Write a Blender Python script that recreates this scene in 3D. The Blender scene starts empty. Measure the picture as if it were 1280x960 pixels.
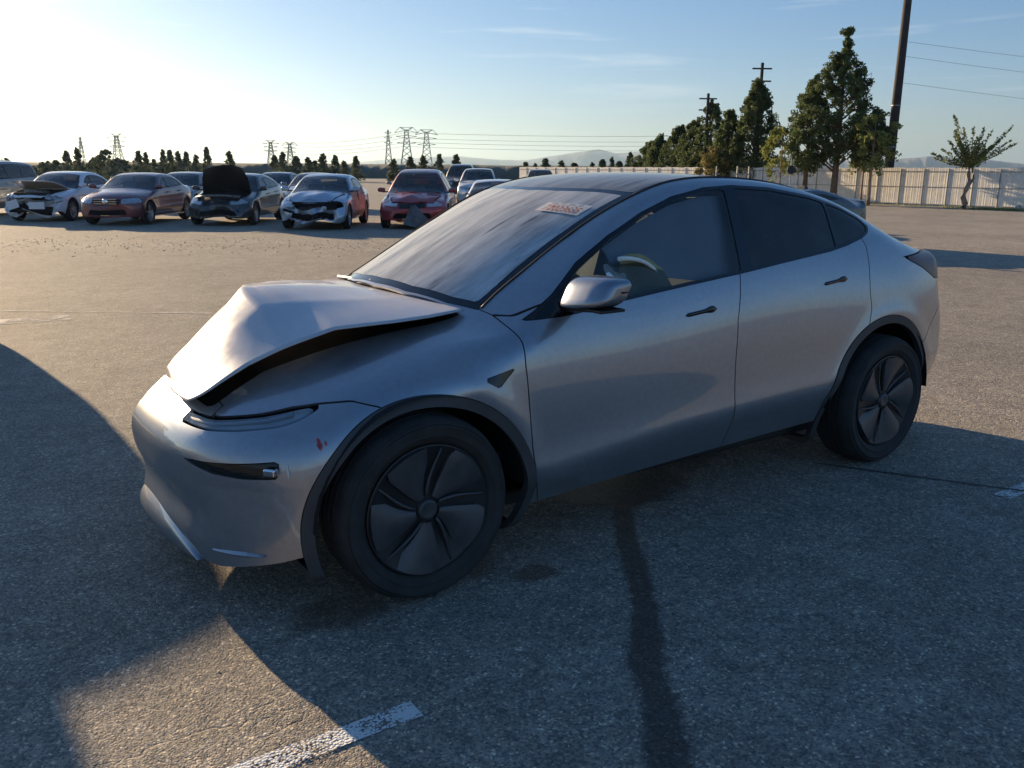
import bpy, bmesh, math, random
import numpy as np
from mathutils import Vector, Matrix
random.seed(7); rng=np.random.default_rng(7)
scene=bpy.context.scene
COL=scene.collection
# ---------------------------------------------------------------- camera
CAM=dict(loc=(-1.4836,-3.5747,1.5698),yaw=0.61177,pit=0.23951,rol=0.0083,f=1090.42)
def camera():
    cy,cp=CAM['yaw'],CAM['pit']
    fw=Vector((math.sin(cy)*math.cos(cp),math.cos(cy)*math.cos(cp),-math.sin(cp)))
    r=Vector((math.cos(cy),-math.sin(cy),0)); u=r.cross(fw); a=CAM['rol']
    r2=r*math.cos(a)+u*math.sin(a); u2=-r*math.sin(a)+u*math.cos(a)
    M=Matrix((r2,u2,-fw)).transposed().to_4x4(); M.translation=Vector(CAM['loc'])
    c=bpy.data.cameras.new('camera'); o=bpy.data.objects.new('camera',c); COL.objects.link(o)
    o.matrix_world=M; c.sensor_width=36; c.lens=36*CAM['f']/1280; c.clip_start=.05; c.clip_end=60000
    scene.camera=o
camera()
# ---------------------------------------------------------------- light
SUN_EL=math.radians(13.5); SUN_AZ=math.radians(-7.0)       # azimuth from +y towards +x
SUNV=Vector((math.sin(SUN_AZ)*math.cos(SUN_EL),math.cos(SUN_AZ)*math.cos(SUN_EL),math.sin(SUN_EL)))
def light():
    w=bpy.data.worlds.new('World'); scene.world=w; w.use_nodes=True; nt=w.node_tree; N=nt.nodes; L=nt.links
    bg=N['Background']; bg.inputs['Strength'].default_value=0.089
    s=N.new('ShaderNodeTexSky'); s.sky_type='NISHITA'; s.sun_disc=False; s.sun_elevation=SUN_EL; s.sun_rotation=SUN_AZ
    s.altitude=30; s.air_density=1.0; s.dust_density=.3; s.ozone_density=2.5
    # thin cirrus streaks
    tc=N.new('ShaderNodeTexCoord'); mp=N.new('ShaderNodeMapping'); mp.inputs['Scale'].default_value=(2.2,2.2,34)
    nz=N.new('ShaderNodeTexNoise'); nz.inputs['Scale'].default_value=1.6; nz.inputs['Detail'].default_value=6; nz.inputs['Roughness'].default_value=.55; nz.inputs['Distortion'].default_value=.35
    cr=N.new('ShaderNodeValToRGB'); cr.color_ramp.elements[0].position=.58; cr.color_ramp.elements[1].position=.78
    sx=N.new('ShaderNodeSeparateXYZ'); m1=N.new('ShaderNodeMapRange'); m1.inputs[1].default_value=.05; m1.inputs[2].default_value=.10
    m2=N.new('ShaderNodeMapRange'); m2.inputs[1].default_value=.35; m2.inputs[2].default_value=.2
    mu=N.new('ShaderNodeMath'); mu.operation='MULTIPLY'; mu2=N.new('ShaderNodeMath'); mu2.operation='MULTIPLY'; mu3=N.new('ShaderNodeMath'); mu3.operation='MULTIPLY'; mu3.inputs[1].default_value=.5
    mx=N.new('ShaderNodeMix'); mx.data_type='RGBA'; mx.inputs[7].default_value=(5.4,5.5,5.6,1)
    L.new(tc.outputs['Generated'],mp.inputs[0]); L.new(mp.outputs[0],nz.inputs['Vector']); L.new(nz.outputs[0],cr.inputs[0])
    L.new(tc.outputs['Generated'],sx.inputs[0]); L.new(sx.outputs[2],m1.inputs[0]); L.new(sx.outputs[2],m2.inputs[0])
    L.new(m1.outputs[0],mu.inputs[0]); L.new(m2.outputs[0],mu.inputs[1]); L.new(mu.outputs[0],mu2.inputs[0]); L.new(cr.outputs[0],mu2.inputs[1]); L.new(mu2.outputs[0],mu3.inputs[0])
    L.new(mu3.outputs[0],mx.inputs[0]); gm=N.new('ShaderNodeGamma'); gm.inputs[1].default_value=.72; hs=N.new('ShaderNodeHueSaturation'); hs.inputs['Saturation'].default_value=1.4; tn=N.new('ShaderNodeMix'); tn.data_type='RGBA'; tn.blend_type='MULTIPLY'; tn.inputs[0].default_value=1; tn.inputs[7].default_value=(.94,.97,1.17,1); L.new(s.outputs[0],gm.inputs[0]); L.new(gm.outputs[0],hs.inputs['Color']); L.new(hs.outputs[0],tn.inputs[6]); L.new(tn.outputs[2],mx.inputs[6]); L.new(mx.outputs[2],bg.inputs[0])
    l=bpy.data.lights.new('sun','SUN'); l.energy=5.0; l.angle=math.radians(.55); l.color=(1,.75,.46)
    o=bpy.data.objects.new('sun',l); COL.objects.link(o); o.rotation_euler=SUNV.to_track_quat('Z','Y').to_euler()
    o.location=SUNV*60
light()
scene.view_settings.view_transform='Standard'; scene.view_settings.look='None'
scene.view_settings.exposure=1.0; scene.view_settings.gamma=1
scene.render.engine='CYCLES'
cy=scene.cycles; cy.use_denoising=True; cy.max_bounces=7; cy.transparent_max_bounces=12; cy.diffuse_bounces=3; cy.glossy_bounces=4
cy.volume_bounces=0; cy.caustics_reflective=False; cy.caustics_refractive=False; cy.sample_clamp_indirect=6
# ---------------------------------------------------------------- materials
def nodes(name):
    m=bpy.data.materials.new(name); m.use_nodes=True; nt=m.node_tree; b=nt.nodes['Principled BSDF']
    return m,nt,nt.nodes,nt.links,b
def simple(name,col,rough=.5,metal=0,coat=0,spec=.5,var=0,vs=8,bump=0,bs=60,emis=None):
    m,nt,N,L,b=nodes(name); b.inputs['Base Color'].default_value=(*col,1); b.inputs['Roughness'].default_value=rough
    b.inputs['Metallic'].default_value=metal; b.inputs['Coat Weight'].default_value=coat; b.inputs['Coat Roughness'].default_value=.03; b.inputs['Specular IOR Level'].default_value=spec
    if emis: b.inputs['Emission Color'].default_value=(*emis[0],1); b.inputs['Emission Strength'].default_value=emis[1]
    tc=N.new('ShaderNodeTexCoord')
    if var:
        nz=N.new('ShaderNodeTexNoise'); nz.inputs['Scale'].default_value=vs; nz.inputs['Detail'].default_value=6; L.new(tc.outputs['Object'],nz.inputs['Vector'])
        mr=N.new('ShaderNodeMapRange'); mr.inputs[1].default_value=.3; mr.inputs[2].default_value=.7; mr.inputs[3].default_value=1-var; mr.inputs[4].default_value=1+var; L.new(nz.outputs[0],mr.inputs[0])
        hs=N.new('ShaderNodeHueSaturation'); hs.inputs['Color'].default_value=(*col,1); L.new(mr.outputs[0],hs.inputs['Value']); L.new(hs.outputs[0],b.inputs['Base Color'])
        m3=N.new('ShaderNodeMapRange'); m3.inputs[3].default_value=max(.02,rough-.12); m3.inputs[4].default_value=min(1,rough+.15); L.new(nz.outputs[0],m3.inputs[0]); L.new(m3.outputs[0],b.inputs['Roughness'])
    if bump:
        n2=N.new('ShaderNodeTexNoise'); n2.inputs['Scale'].default_value=bs; n2.inputs['Detail'].default_value=4; L.new(tc.outputs['Object'],n2.inputs['Vector'])
        bp=N.new('ShaderNodeBump'); bp.inputs['Strength'].default_value=bump; bp.inputs['Distance'].default_value=.01; L.new(n2.outputs[0],bp.inputs['Height']); L.new(bp.outputs[0],b.inputs['Normal'])
    return m
def paint(name,col,metal=.75,rough=.32,dust=.12,topd=2.0,dcol=(.50,.47,.44),cior=1.5):
    """metallic clear-coated car paint under a thin uneven film of dust"""
    m,nt,N,L,b=nodes(name); b.inputs['Metallic'].default_value=metal; b.inputs['Coat Weight'].default_value=1; b.inputs['Coat Roughness'].default_value=.035
    tc=N.new('ShaderNodeTexCoord'); nz=N.new('ShaderNodeTexNoise'); nz.inputs['Scale'].default_value=3.1; nz.inputs['Detail'].default_value=9; nz.inputs['Roughness'].default_value=.68; L.new(tc.outputs['Object'],nz.inputs['Vector'])
    fl=N.new('ShaderNodeTexNoise'); fl.inputs['Scale'].default_value=40; fl.inputs['Detail'].default_value=3; L.new(tc.outputs['Object'],fl.inputs['Vector'])
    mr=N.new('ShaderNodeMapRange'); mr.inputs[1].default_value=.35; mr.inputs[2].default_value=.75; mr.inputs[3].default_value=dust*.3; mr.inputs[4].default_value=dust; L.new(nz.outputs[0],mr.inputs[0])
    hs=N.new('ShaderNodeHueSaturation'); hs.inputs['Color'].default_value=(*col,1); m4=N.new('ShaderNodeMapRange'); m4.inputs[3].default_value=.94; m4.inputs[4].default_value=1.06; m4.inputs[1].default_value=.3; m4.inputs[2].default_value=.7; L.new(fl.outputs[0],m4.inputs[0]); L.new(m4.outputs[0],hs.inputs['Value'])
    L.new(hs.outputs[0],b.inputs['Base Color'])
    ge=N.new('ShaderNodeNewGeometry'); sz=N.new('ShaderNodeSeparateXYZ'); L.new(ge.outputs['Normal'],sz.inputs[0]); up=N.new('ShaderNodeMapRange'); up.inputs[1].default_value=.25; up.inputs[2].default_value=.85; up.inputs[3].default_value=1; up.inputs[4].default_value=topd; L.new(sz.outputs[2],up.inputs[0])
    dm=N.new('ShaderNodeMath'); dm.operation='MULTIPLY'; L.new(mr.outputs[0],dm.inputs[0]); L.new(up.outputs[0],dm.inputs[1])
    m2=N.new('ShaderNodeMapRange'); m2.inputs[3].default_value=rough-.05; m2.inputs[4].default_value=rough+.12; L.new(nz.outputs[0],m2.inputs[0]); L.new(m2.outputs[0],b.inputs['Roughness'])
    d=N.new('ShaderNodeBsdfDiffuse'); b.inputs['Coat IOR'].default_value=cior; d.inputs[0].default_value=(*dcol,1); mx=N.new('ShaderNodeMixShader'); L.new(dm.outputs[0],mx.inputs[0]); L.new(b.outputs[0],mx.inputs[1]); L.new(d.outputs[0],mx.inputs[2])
    L.new(mx.outputs[0],N['Material Output'].inputs[0]); return m
def glass(name,tint=(.6,.65,.62),dust=.03,streak=False,rough=.0):
    m,nt,N,L,b=nodes(name); N.remove(b); t=N.new('ShaderNodeBsdfTransparent'); t.inputs[0].default_value=(*tint,1)
    g=N.new('ShaderNodeBsdfGlossy'); g.inputs['Roughness'].default_value=rough+.01; fr=N.new('ShaderNodeFresnel'); fr.inputs[0].default_value=1.52
    mx=N.new('ShaderNodeMixShader'); L.new(fr.outputs[0],mx.inputs[0]); L.new(t.outputs[0],mx.inputs[1]); L.new(g.outputs[0],mx.inputs[2])
    d=N.new('ShaderNodeBsdfDiffuse'); d.inputs[0].default_value=(.60,.63,.65,1); m2=N.new('ShaderNodeMixShader')
    tc=N.new('ShaderNodeTexCoord'); nz=N.new('ShaderNodeTexNoise'); nz.inputs['Scale'].default_value=4; nz.inputs['Detail'].default_value=8; nz.inputs['Roughness'].default_value=.65
    mr=N.new('ShaderNodeMapRange'); mr.inputs[1].default_value=.3; mr.inputs[2].default_value=.7; mr.inputs[3].default_value=dust*.5; mr.inputs[4].default_value=dust*1.4
    if streak:
        mp=N.new('ShaderNodeMapping'); mp.inputs['Rotation'].default_value=(0,0,math.radians(24)); mp.inputs['Scale'].default_value=(.40,3.2,1); L.new(tc.outputs['Object'],mp.inputs[0]); L.new(mp.outputs[0],nz.inputs['Vector'])
        n3=N.new('ShaderNodeTexNoise'); n3.inputs['Scale'].default_value=5; n3.inputs['Detail'].default_value=5; L.new(mp.outputs[0],n3.inputs['Vector'])
        c=N.new('ShaderNodeValToRGB'); c.color_ramp.elements[0].position=.30; c.color_ramp.elements[1].position=.37; L.new(n3.outputs[0],c.inputs[0])
        mm=N.new('ShaderNodeMath'); mm.operation='MULTIPLY'; L.new(mr.outputs[0],mm.inputs[0]); m5=N.new('ShaderNodeMapRange'); m5.inputs[3].default_value=.45; m5.inputs[4].default_value=1.; L.new(c.outputs[0],m5.inputs[0]); L.new(m5.outputs[0],mm.inputs[1]); fac=mm.outputs[0]
    else: L.new(tc.outputs['Object'],nz.inputs['Vector']); fac=mr.outputs[0]
    L.new(nz.outputs[0],mr.inputs[0]); L.new(fac,m2.inputs[0]); L.new(mx.outputs[0],m2.inputs[1]); L.new(d.outputs[0],m2.inputs[2]); L.new(m2.outputs[0],N['Material Output'].inputs[0]); return m
# ---------------------------------------------------------------- mesh helpers
def obj(name,V,F,mat=None,parent=None,N=None,smooth=False,**pr):
    me=bpy.data.meshes.new(name); me.from_pydata([tuple(map(float,v)) for v in V],[],[tuple(map(int,f)) for f in F])
    if smooth or N is not None: me.polygons.foreach_set('use_smooth',[True]*len(me.polygons))
    if N is not None: me.normals_split_custom_set_from_vertices([tuple(map(float,n)) for n in N])
    if mat is not None: me.materials.append(mat)
    o=bpy.data.objects.new(name,me); COL.objects.link(o)
    if parent is not None: o.parent=parent
    for k,v in pr.items(): o[k]=v
    return o
def fast(name,V,F,mat=None,parent=None,smooth=False,**pr):
    V=np.asarray(V,np.float32);F=np.asarray(F,np.int32);n,k=F.shape
    me=bpy.data.meshes.new(name); me.vertices.add(len(V)); me.vertices.foreach_set('co',V.ravel()); me.loops.add(n*k); me.loops.foreach_set('vertex_index',F.ravel())
    me.polygons.add(n); me.polygons.foreach_set('loop_start',np.arange(0,n*k,k,dtype=np.int32)); me.polygons.foreach_set('loop_total',np.full(n,k,np.int32)); me.update(calc_edges=True)
    if smooth: me.polygons.foreach_set('use_smooth',[True]*n)
    if mat: me.materials.append(mat)
    o=bpy.data.objects.new(name,me); COL.objects.link(o)
    if parent is not None:o.parent=parent
    for a,b in pr.items(): o[a]=b
    return o
def thing(name,label,cat,loc=(0,0,0),rz=0,group=None):
    o=bpy.data.objects.new(name,None); COL.objects.link(o); o.location=loc; o.rotation_euler=(0,0,rz); o['label']=label; o['category']=cat; o.empty_display_size=.2
    if group:o['group']=group
    return o
class MB:
    """collects small solids and builds them as one mesh"""
    def __init__(s): s.V=[];s.F=[]
    def add(s,V,F): n=len(s.V); s.V+= [tuple(v) for v in V]; s.F+=[tuple(i+n for i in f) for f in F]; return s
    def box(s,c,d,R=None,taper=1):
        x,y,z=[a/2 for a in d]; P=[(-x,-y,-z),(x,-y,-z),(x,y,-z),(-x,y,-z),(-x*taper,-y*taper,z),(x*taper,-y*taper,z),(x*taper,y*taper,z),(-x*taper,y*taper,z)]
        P=[Vector(p) for p in P]
        if R is not None:P=[R@p for p in P]
        c=Vector(c); return s.add([p+c for p in P],[(0,3,2,1),(4,5,6,7),(0,1,5,4),(1,2,6,5),(2,3,7,6),(3,0,4,7)])
    def tube(s,pts,r,n=6,r2=None,cap=True):
        pts=[Vector(p) for p in pts];m=len(pts);V=[];F=[];r2=r if r2 is None else r2
        up=Vector((0,0,1)); 
        for i,p in enumerate(pts):
            d=(pts[min(i+1,m-1)]-pts[max(i-1,0)]).normalized(); a=d.cross(up)
            if a.length<.05:a=d.cross(Vector((0,1,0)))
            a.normalize(); b=d.cross(a); 
            rr=(r if np.isscalar(r) else r[i]) if r2 is r or not np.isscalar(r) else r+(r2-r)*i/(m-1)
            for k in range(n): t=2*math.pi*k/n; V.append(p+a*math.cos(t)*rr+b*math.sin(t)*rr)
        for i in range(m-1):
            for k in range(n): F.append((i*n+k,i*n+(k+1)%n,(i+1)*n+(k+1)%n,(i+1)*n+k))
        if cap: F.append(tuple(range(n))[::-1]); F.append(tuple((m-1)*n+k for k in range(n)))
        return s.add(V,F)
    def lathe(s,prof,n=32,axis='y',c=(0,0,0)):
        V=[];F=[];m=len(prof)
        for k in range(n):
            t=2*math.pi*k/n
            for r,h in prof:
                q=(r*math.cos(t),h,r*math.sin(t)) if axis=='y' else (r*math.cos(t),r*math.sin(t),h)
                V.append((q[0]+c[0],q[1]+c[1],q[2]+c[2]))
        for k in range(n):
            for i in range(m-1): a=k*m+i;b=((k+1)%n)*m+i; F.append((a,a+1,b+1,b))
        return s.add(V,F)
    def grid(s,fn,nu,nv):
        V=[fn(i/(nu-1),j/(nv-1)) for i in range(nu) for j in range(nv)]
        return s.add(V,[(i*nv+j,(i+1)*nv+j,(i+1)*nv+j+1,i*nv+j+1) for i in range(nu-1) for j in range(nv-1)])
    def build(s,name,mat,parent=None,smooth=False,bevel=0,**pr):
        o=obj(name,s.V,s.F,mat,parent,smooth=smooth,**pr)
        if bevel:
            b=o.modifiers.new('bevel','BEVEL'); b.width=bevel; b.segments=2; b.limit_method='ANGLE'
        return o
def prism(poly,z0,z1,axis='z'):
    n=len(poly); V=[(x,y,z0) for x,y in poly]+[(x,y,z1) for x,y in poly]; 
    if axis=='y': V=[(x,z,y) for x,y,z in V]
    F=[tuple(range(n))[::-1],tuple(range(n,2*n))]+[(i,(i+1)%n,n+(i+1)%n,n+i) for i in range(n)]
    return V,F
def copy_tree(o,parent=None):
    c=o.copy(); COL.objects.link(c); c.parent=parent
    for ch in o.children: copy_tree(ch,c)
    return c
def spl(xs,ys):
    xs=np.array(xs,float);ys=np.array(ys,float);n=len(xs);h=np.diff(xs)
    A=np.zeros((n,n));b=np.zeros(n);A[0,0]=A[-1,-1]=1
    for i in range(1,n-1):
        A[i,i-1]=h[i-1];A[i,i]=2*(h[i-1]+h[i]);A[i,i+1]=h[i]
        b[i]=6*((ys[i+1]-ys[i])/h[i]-(ys[i]-ys[i-1])/h[i-1])
    m=np.linalg.solve(A,b)
    s0=(ys[1]-ys[0])/h[0]-h[0]*m[1]/6; s1=(ys[-1]-ys[-2])/h[-1]+h[-1]*m[-2]/6
    def f(x):
        x=np.asarray(x,float);i=np.clip(np.searchsorted(xs,x)-1,0,n-2);H=h[i]
        a=(xs[i+1]-x)/H;c=(x-xs[i])/H
        r=a*ys[i]+c*ys[i+1]+((a**3-a)*m[i]+(c**3-c)*m[i+1])*H*H/6
        r=np.where(x<xs[0],ys[0]+(x-xs[0])*s0,r);return np.where(x>xs[-1],ys[-1]+(x-xs[-1])*s1,r)
    return f
def smax(a,b,k):
    h=np.clip(.5+.5*(a-b)/k,0,1);return b+(a-b)*h+k*h*(1-h)
class Body:
    def __init__(s,**k):
        s.dip=0.; s.nf=-.79; s.nfk=0.; s.__dict__.update(k)
        for n in ('T0','zb','ins','W','zc','nose','noseplan','tail','tailplan','D','tumb'):
            setattr(s,n,spl(*getattr(s,n)))
    def f(s,x,y,z):
        ay=np.sqrt(y*y+1e-8)
        zb=s.zb(x);zc=s.zc(x);t=(z-zc)/(zb-zc)
        W=s.W(x)
        low=W+s.D(np.clip(t,-.2,1))*s.Dk
        for wx in (0,s.wb):
            r=np.hypot(x-wx,z-s.wr);low=low+s.flare*np.exp(-((r-s.ar-.02)/.055)**2)
        g=z-zb
        up=W+s.D(1.0)*s.Dk-s.ins(x)-s.tumb(g)
        w=np.where(g>0,1,0)
        fs=np.where(g>0,ay-up,ay-(low-s.ins(x)*np.clip((t-.35)/.65,0,1)**2))
        fs=fs*.93
        fu=(ay-(W+.004-s.tuck*(zc-z)))*.9
        fs=smax(fs,fu,.025)
        xs=x-s.wrapF*ay*ay*np.clip((s.wx-x)/.8,0,1)+s.wrapR*ay*ay*np.clip((x-s.wx)/1.2,0,1)
        T=s.T0(xs)-s.crown*(ay/.7)**2.4-s.dip*np.clip((-.42-x)/.32,0,1)*np.clip(1-(ay/.56)**2,0,1)
        ft=(z-T)*s.tk(x)
        k=np.interp(x,s.kx,s.kv)
        F=smax(fs,ft,k)
        nz=s.nose(z); q=np.clip((ay-.28)/.42,0,1); q=q*q*(3-2*q)*np.clip((.54-z)/.06,0,1); nz=nz+(np.minimum(nz,s.nf)-nz)*q*s.nfk; ff=(nz+s.noseplan(ay)-x)*.9
        fr=(x-(s.tail(z)-s.tailplan(ay)))*.9
        F=smax(F,ff,.09);F=smax(F,fr,s.kr)
        return smax(F,s.zbot-z,.05)
    def tk(s,x):
        d=(s.T0(x+.05)-s.T0(x-.05))/.1
        return 1/np.sqrt(1+d*d)
    def grad(s,P,e=2e-3):
        x,y,z=P.T
        g=np.stack([s.f(x+e,y,z)-s.f(x-e,y,z),s.f(x,y+e,z)-s.f(x,y-e,z),s.f(x,y,z+e)-s.f(x,y,z-e)],-1)
        return g/np.maximum(np.linalg.norm(g,axis=-1,keepdims=True),1e-9)
    def cast(s,O,D,t0=0,t1=3.0,n=26):
        a=np.zeros(len(D))+t0;b=np.zeros(len(D))+t1
        for _ in range(n):
            m=(a+b)/2;P=O+D*m[:,None];v=s.f(P[:,0],P[:,1],P[:,2]);a=np.where(v<0,m,a);b=np.where(v<0,b,m)
        return O+D*((a+b)/2)[:,None]
    def hit(s,c,d):   # march from outside
        t=np.arange(.5,9,.01);P=c+d*t[:,None];v=s.f(P[:,0],P[:,1],P[:,2]);i=np.argmax(v<0)
        if v[i]>=0:return None
        return s.cast((c+d*t[i])[None],-d[None],0,.011,14)[0]

# ---------------------------------------------------------------- body surfaces cut into panels
def surf(B,nf,nm,nv,x0=-.30,x1=3.25,z0=.62,vz=None):
    """half (y<0) of the body as a regular grid of points on the surface f=0"""
    O=[];D=[]
    vs=np.linspace(-90,90,nv) if vz is None else vz
    st=[(x0,t) for t in np.linspace(0,90,nf,endpoint=False)]+[(x,90) for x in np.linspace(x0,x1,nm)]+[(x1,t) for t in np.linspace(90,180,nf+1)[1:]]
    for x,t in st:
        t=math.radians(t)
        for v in vs:
            v=math.radians(v); O.append((x,0,z0)); D.append((-math.cos(t)*math.cos(v),-math.sin(t)*math.cos(v),math.sin(v)))
    V=B.cast(np.array(O),np.array(D)); V[np.abs(V[:,1])<2e-4,1]=0
    n=len(st);F=[(i*nv+j,i*nv+j+1,(i+1)*nv+j+1,(i+1)*nv+j) for i in range(n-1) for j in range(nv-1)]
    return V,F
def cut(V,F,phi):
    """split faces along phi=0 -> (inside, outside)"""
    if not len(F): return (V,[]),(V,[])
    d=phi(V).copy(); d[np.abs(d)<1e-5]=1e-5; s=d<0
    inn=[];out=[];nv=[];cache={};base=len(V)
    def mid(a,b):
        k=(a,b) if a<b else (b,a)
        if k not in cache:
            t=d[k[0]]/(d[k[0]]-d[k[1]]); nv.append(V[k[0]]*(1-t)+V[k[1]]*t); cache[k]=base+len(nv)-1
        return cache[k]
    sl=s.tolist()
    for f in F:
        c=[sl[i] for i in f]
        if all(c): inn.append(f)
        elif not any(c): out.append(f)
        else:
            A=[];B_=[]
            for i,a in enumerate(f):
                b=f[(i+1)%len(f)]
                (A if sl[a] else B_).append(a)
                if sl[a]!=sl[b]: m=mid(a,b);A.append(m);B_.append(m)
            if len(A)>2: inn.append(tuple(A))
            if len(B_)>2: out.append(tuple(B_))
    V2=np.vstack([V,np.array(nv)]) if nv else V
    return (V2,inn),(V2,out)
def polyd(pts,ax=(0,2),absy=False):
    P=np.array(pts,float); Q=np.roll(P,-1,0)
    def phi(V):
        X=V[:,list(ax)].copy()
        if absy: X=np.abs(X) if ax==(1,) else np.stack([V[:,ax[0]],np.abs(V[:,ax[1]])],1)
        dmin=np.full(len(X),1e9); inside=np.zeros(len(X),bool)
        for a,b in zip(P,Q):
            ab=b-a; t=np.clip(((X-a)@ab)/(ab@ab),0,1); dd=np.linalg.norm(X-a-t[:,None]*ab,axis=1); dmin=np.minimum(dmin,dd)
            c=((a[1]>X[:,1])!=(b[1]>X[:,1])); 
            with np.errstate(divide='ignore',invalid='ignore'): xi=a[0]+(X[:,1]-a[1])/(b[1]-a[1])*ab[0]
            inside^=c&(X[:,0]<xi)
        return np.where(inside,-dmin,dmin)
    return phi
def ell(cx,cz,rx,rz): return lambda V:(np.hypot((V[:,0]-cx)/rx,(V[:,2]-cz)/rz)-1)*min(rx,rz)
class Shell:
    def __init__(s,B,V,F): s.B=B;s.V=V;s.F=F;s.parts={}
    def take(s,name,phi,gap=.0):
        (V,I),(V,O)=cut(s.V,s.F,phi)
        if gap:
            (V,I),_=cut(V,I,lambda X:phi(X)+gap)
            _,(V,O)=cut(V,O,lambda X:phi(X)-gap)
        s.V=V;s.F=O
        if name: s.parts.setdefault(name,[]).append((V,I))
        return V,I
def compact(V,F):
    idx=sorted({i for f in F for i in f}); m={a:b for b,a in enumerate(idx)}
    return V[idx],[tuple(m[i] for i in f) for f in F]
def panel_mesh(B,V,F,mirror=0,flange=.012,off=0.0,dent=None):
    """returns verts, faces, normals.  mirror: 0 left only, 1 right only, 2 both halves joined"""
    V,F=compact(V,F); 
    if not len(V): return V,F,V
    N=B.grad(V)
    if off: V=V+N*off
    # orient outwards
    nf=0
    for f in F[::max(1,len(F)//60)]:
        a,b,c=V[f[0]],V[f[1]],V[f[2]]; nf+=np.sign(np.cross(b-a,c-a)@N[f[0]])
    if nf<0: F=[f[::-1] for f in F]
    if flange:
        ec={}
        for f in F:
            for i,a in enumerate(f):
                b=f[(i+1)%len(f)]; ec[(a,b)]=1
        Vn=[V];Nn=[N];F=list(F);base=len(V)
        for (a,b) in list(ec):
            if (b,a) in ec: continue
            if abs(V[a,1])<1e-3 and abs(V[b,1])<1e-3: continue
            e=V[b]-V[a]; n=np.cross(e,N[a]); l=np.linalg.norm(n)
            if l<1e-7: continue
            n=n/l; Vn.append(np.array([V[a],V[b],V[b]-N[b]*flange,V[a]-N[a]*flange])); Nn.append(np.tile(n,(4,1))); F.append((base+1,base,base+3,base+2)); base+=4
        V=np.vstack(Vn);N=np.vstack(Nn)
    if dent is not None: V=dent(V)
    if mirror:
        V2=V*[1,-1,1];N2=N*[1,-1,1];F2=[f[::-1] for f in F]
        if mirror==1: return V2,F2,N2
        n=len(V); return np.vstack([V,V2]),F+[tuple(i+n for i in f) for f in F2],np.vstack([N,N2])
    return V,F,N
def put(B,name,sh,key,mat,parent,mirror=0,**k):
    pr={a:b for a,b in k.items() if a in('label','kind')}; kk={a:b for a,b in k.items() if a in('flange','off','dent')}
    Vs=[];Fs=[];Ns=[];n=0
    for V,F in sh.parts.get(key,[]):
        if not len(F): continue
        kk.pop('dent',None); V,F,N=panel_mesh(B,V,F,mirror,**kk); Vs.append(V);Ns.append(N);Fs+=[tuple(i+n for i in f) for f in F];n+=len(V)
    if not Fs: return None
    Va=np.vstack(Vs); Na=np.vstack(Ns)
    if k.get('shift') is not None: Va=k['shift'](Va.copy())
    if k.get('dent') is not None:
        Vb=k['dent'](Va.copy()); return obj(name,Vb,Fs,mat,parent,smooth=True,**pr)
    return obj(name,Va,Fs,mat,parent,N=Na,**pr)
Y=Body(
 T0=([-1.0,-.8,-.55,-.3,0,.12,.3,.6,.9,1.15,1.4,1.7,2.0,2.3,2.6,2.9,3.2,3.45,3.62,3.8],
     [.60,.735,.84,.915,.985,1.01,1.09,1.255,1.40,1.49,1.545,1.568,1.563,1.535,1.478,1.385,1.27,1.19,1.165,1.15]),
 zb=([-.9,0,.41,1.05,1.68,2.39,2.75,3.1,3.7],[.9,.985,1.03,1.062,1.125,1.20,1.25,1.27,1.27]),
 ins=([-.9,.4,1.5,2.2,2.7,3.2,3.8],[0,0,0,.01,.05,.09,.11]),
 W=([-.9,-.6,-.3,0,.4,1.0,1.9,2.5,2.9,3.15,3.35,3.55,3.75,3.95],[.90,.925,.94,.948,.945,.94,.94,.945,.948,.934,.90,.85,.775,.68]),
 zc=([-.9,-.35,.5,2.3,3.9],[.26,.29,.38,.50,.53]),
 D=([-.2,0,.12,.25,.40,.55,.68,.80,.9,1,1.2],[0,0,-.009,-.0155,-.019,-.024,-.033,-.048,-.067,-.093,-.17]),Dk=1.0,
 tumb=([0,.1,.25,.4,.55],[0,.045,.118,.20,.30]),
 nose=([.1,.2,.26,.33,.38,.45,.52,.6,.68,.75,.82,.95],[-.68,-.750,-.768,-.758,-.757,-.780,-.792,-.790,-.765,-.715,-.650,-.50]),
 noseplan=([0,.2,.4,.6,.75,.85,.93,1.0],[0,.006,.028,.085,.18,.28,.41,.58]),
 tail=([.15,.25,.35,.5,.65,.75,.85,.95,1.05,1.12,1.2],[3.66,3.76,3.82,3.86,3.87,3.85,3.81,3.78,3.77,3.75,3.66]),
 tailplan=([0,.3,.5,.65,.78,.88,1.0],[0,.02,.06,.12,.22,.36,.62]),
 tuck=.42,flare=.010,ar=.475,wr=.34,wb=2.89,wrapF=.45,wrapR=.12,wx=1.7,crown=.035,
 kx=[-.9,.1,.45,.8,2.6,3.1,3.5,3.9],kv=[.16,.14,.06,.06,.08,.12,.07,.06],kr=.05,zbot=.15,dip=.10,nfk=1.)
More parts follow.
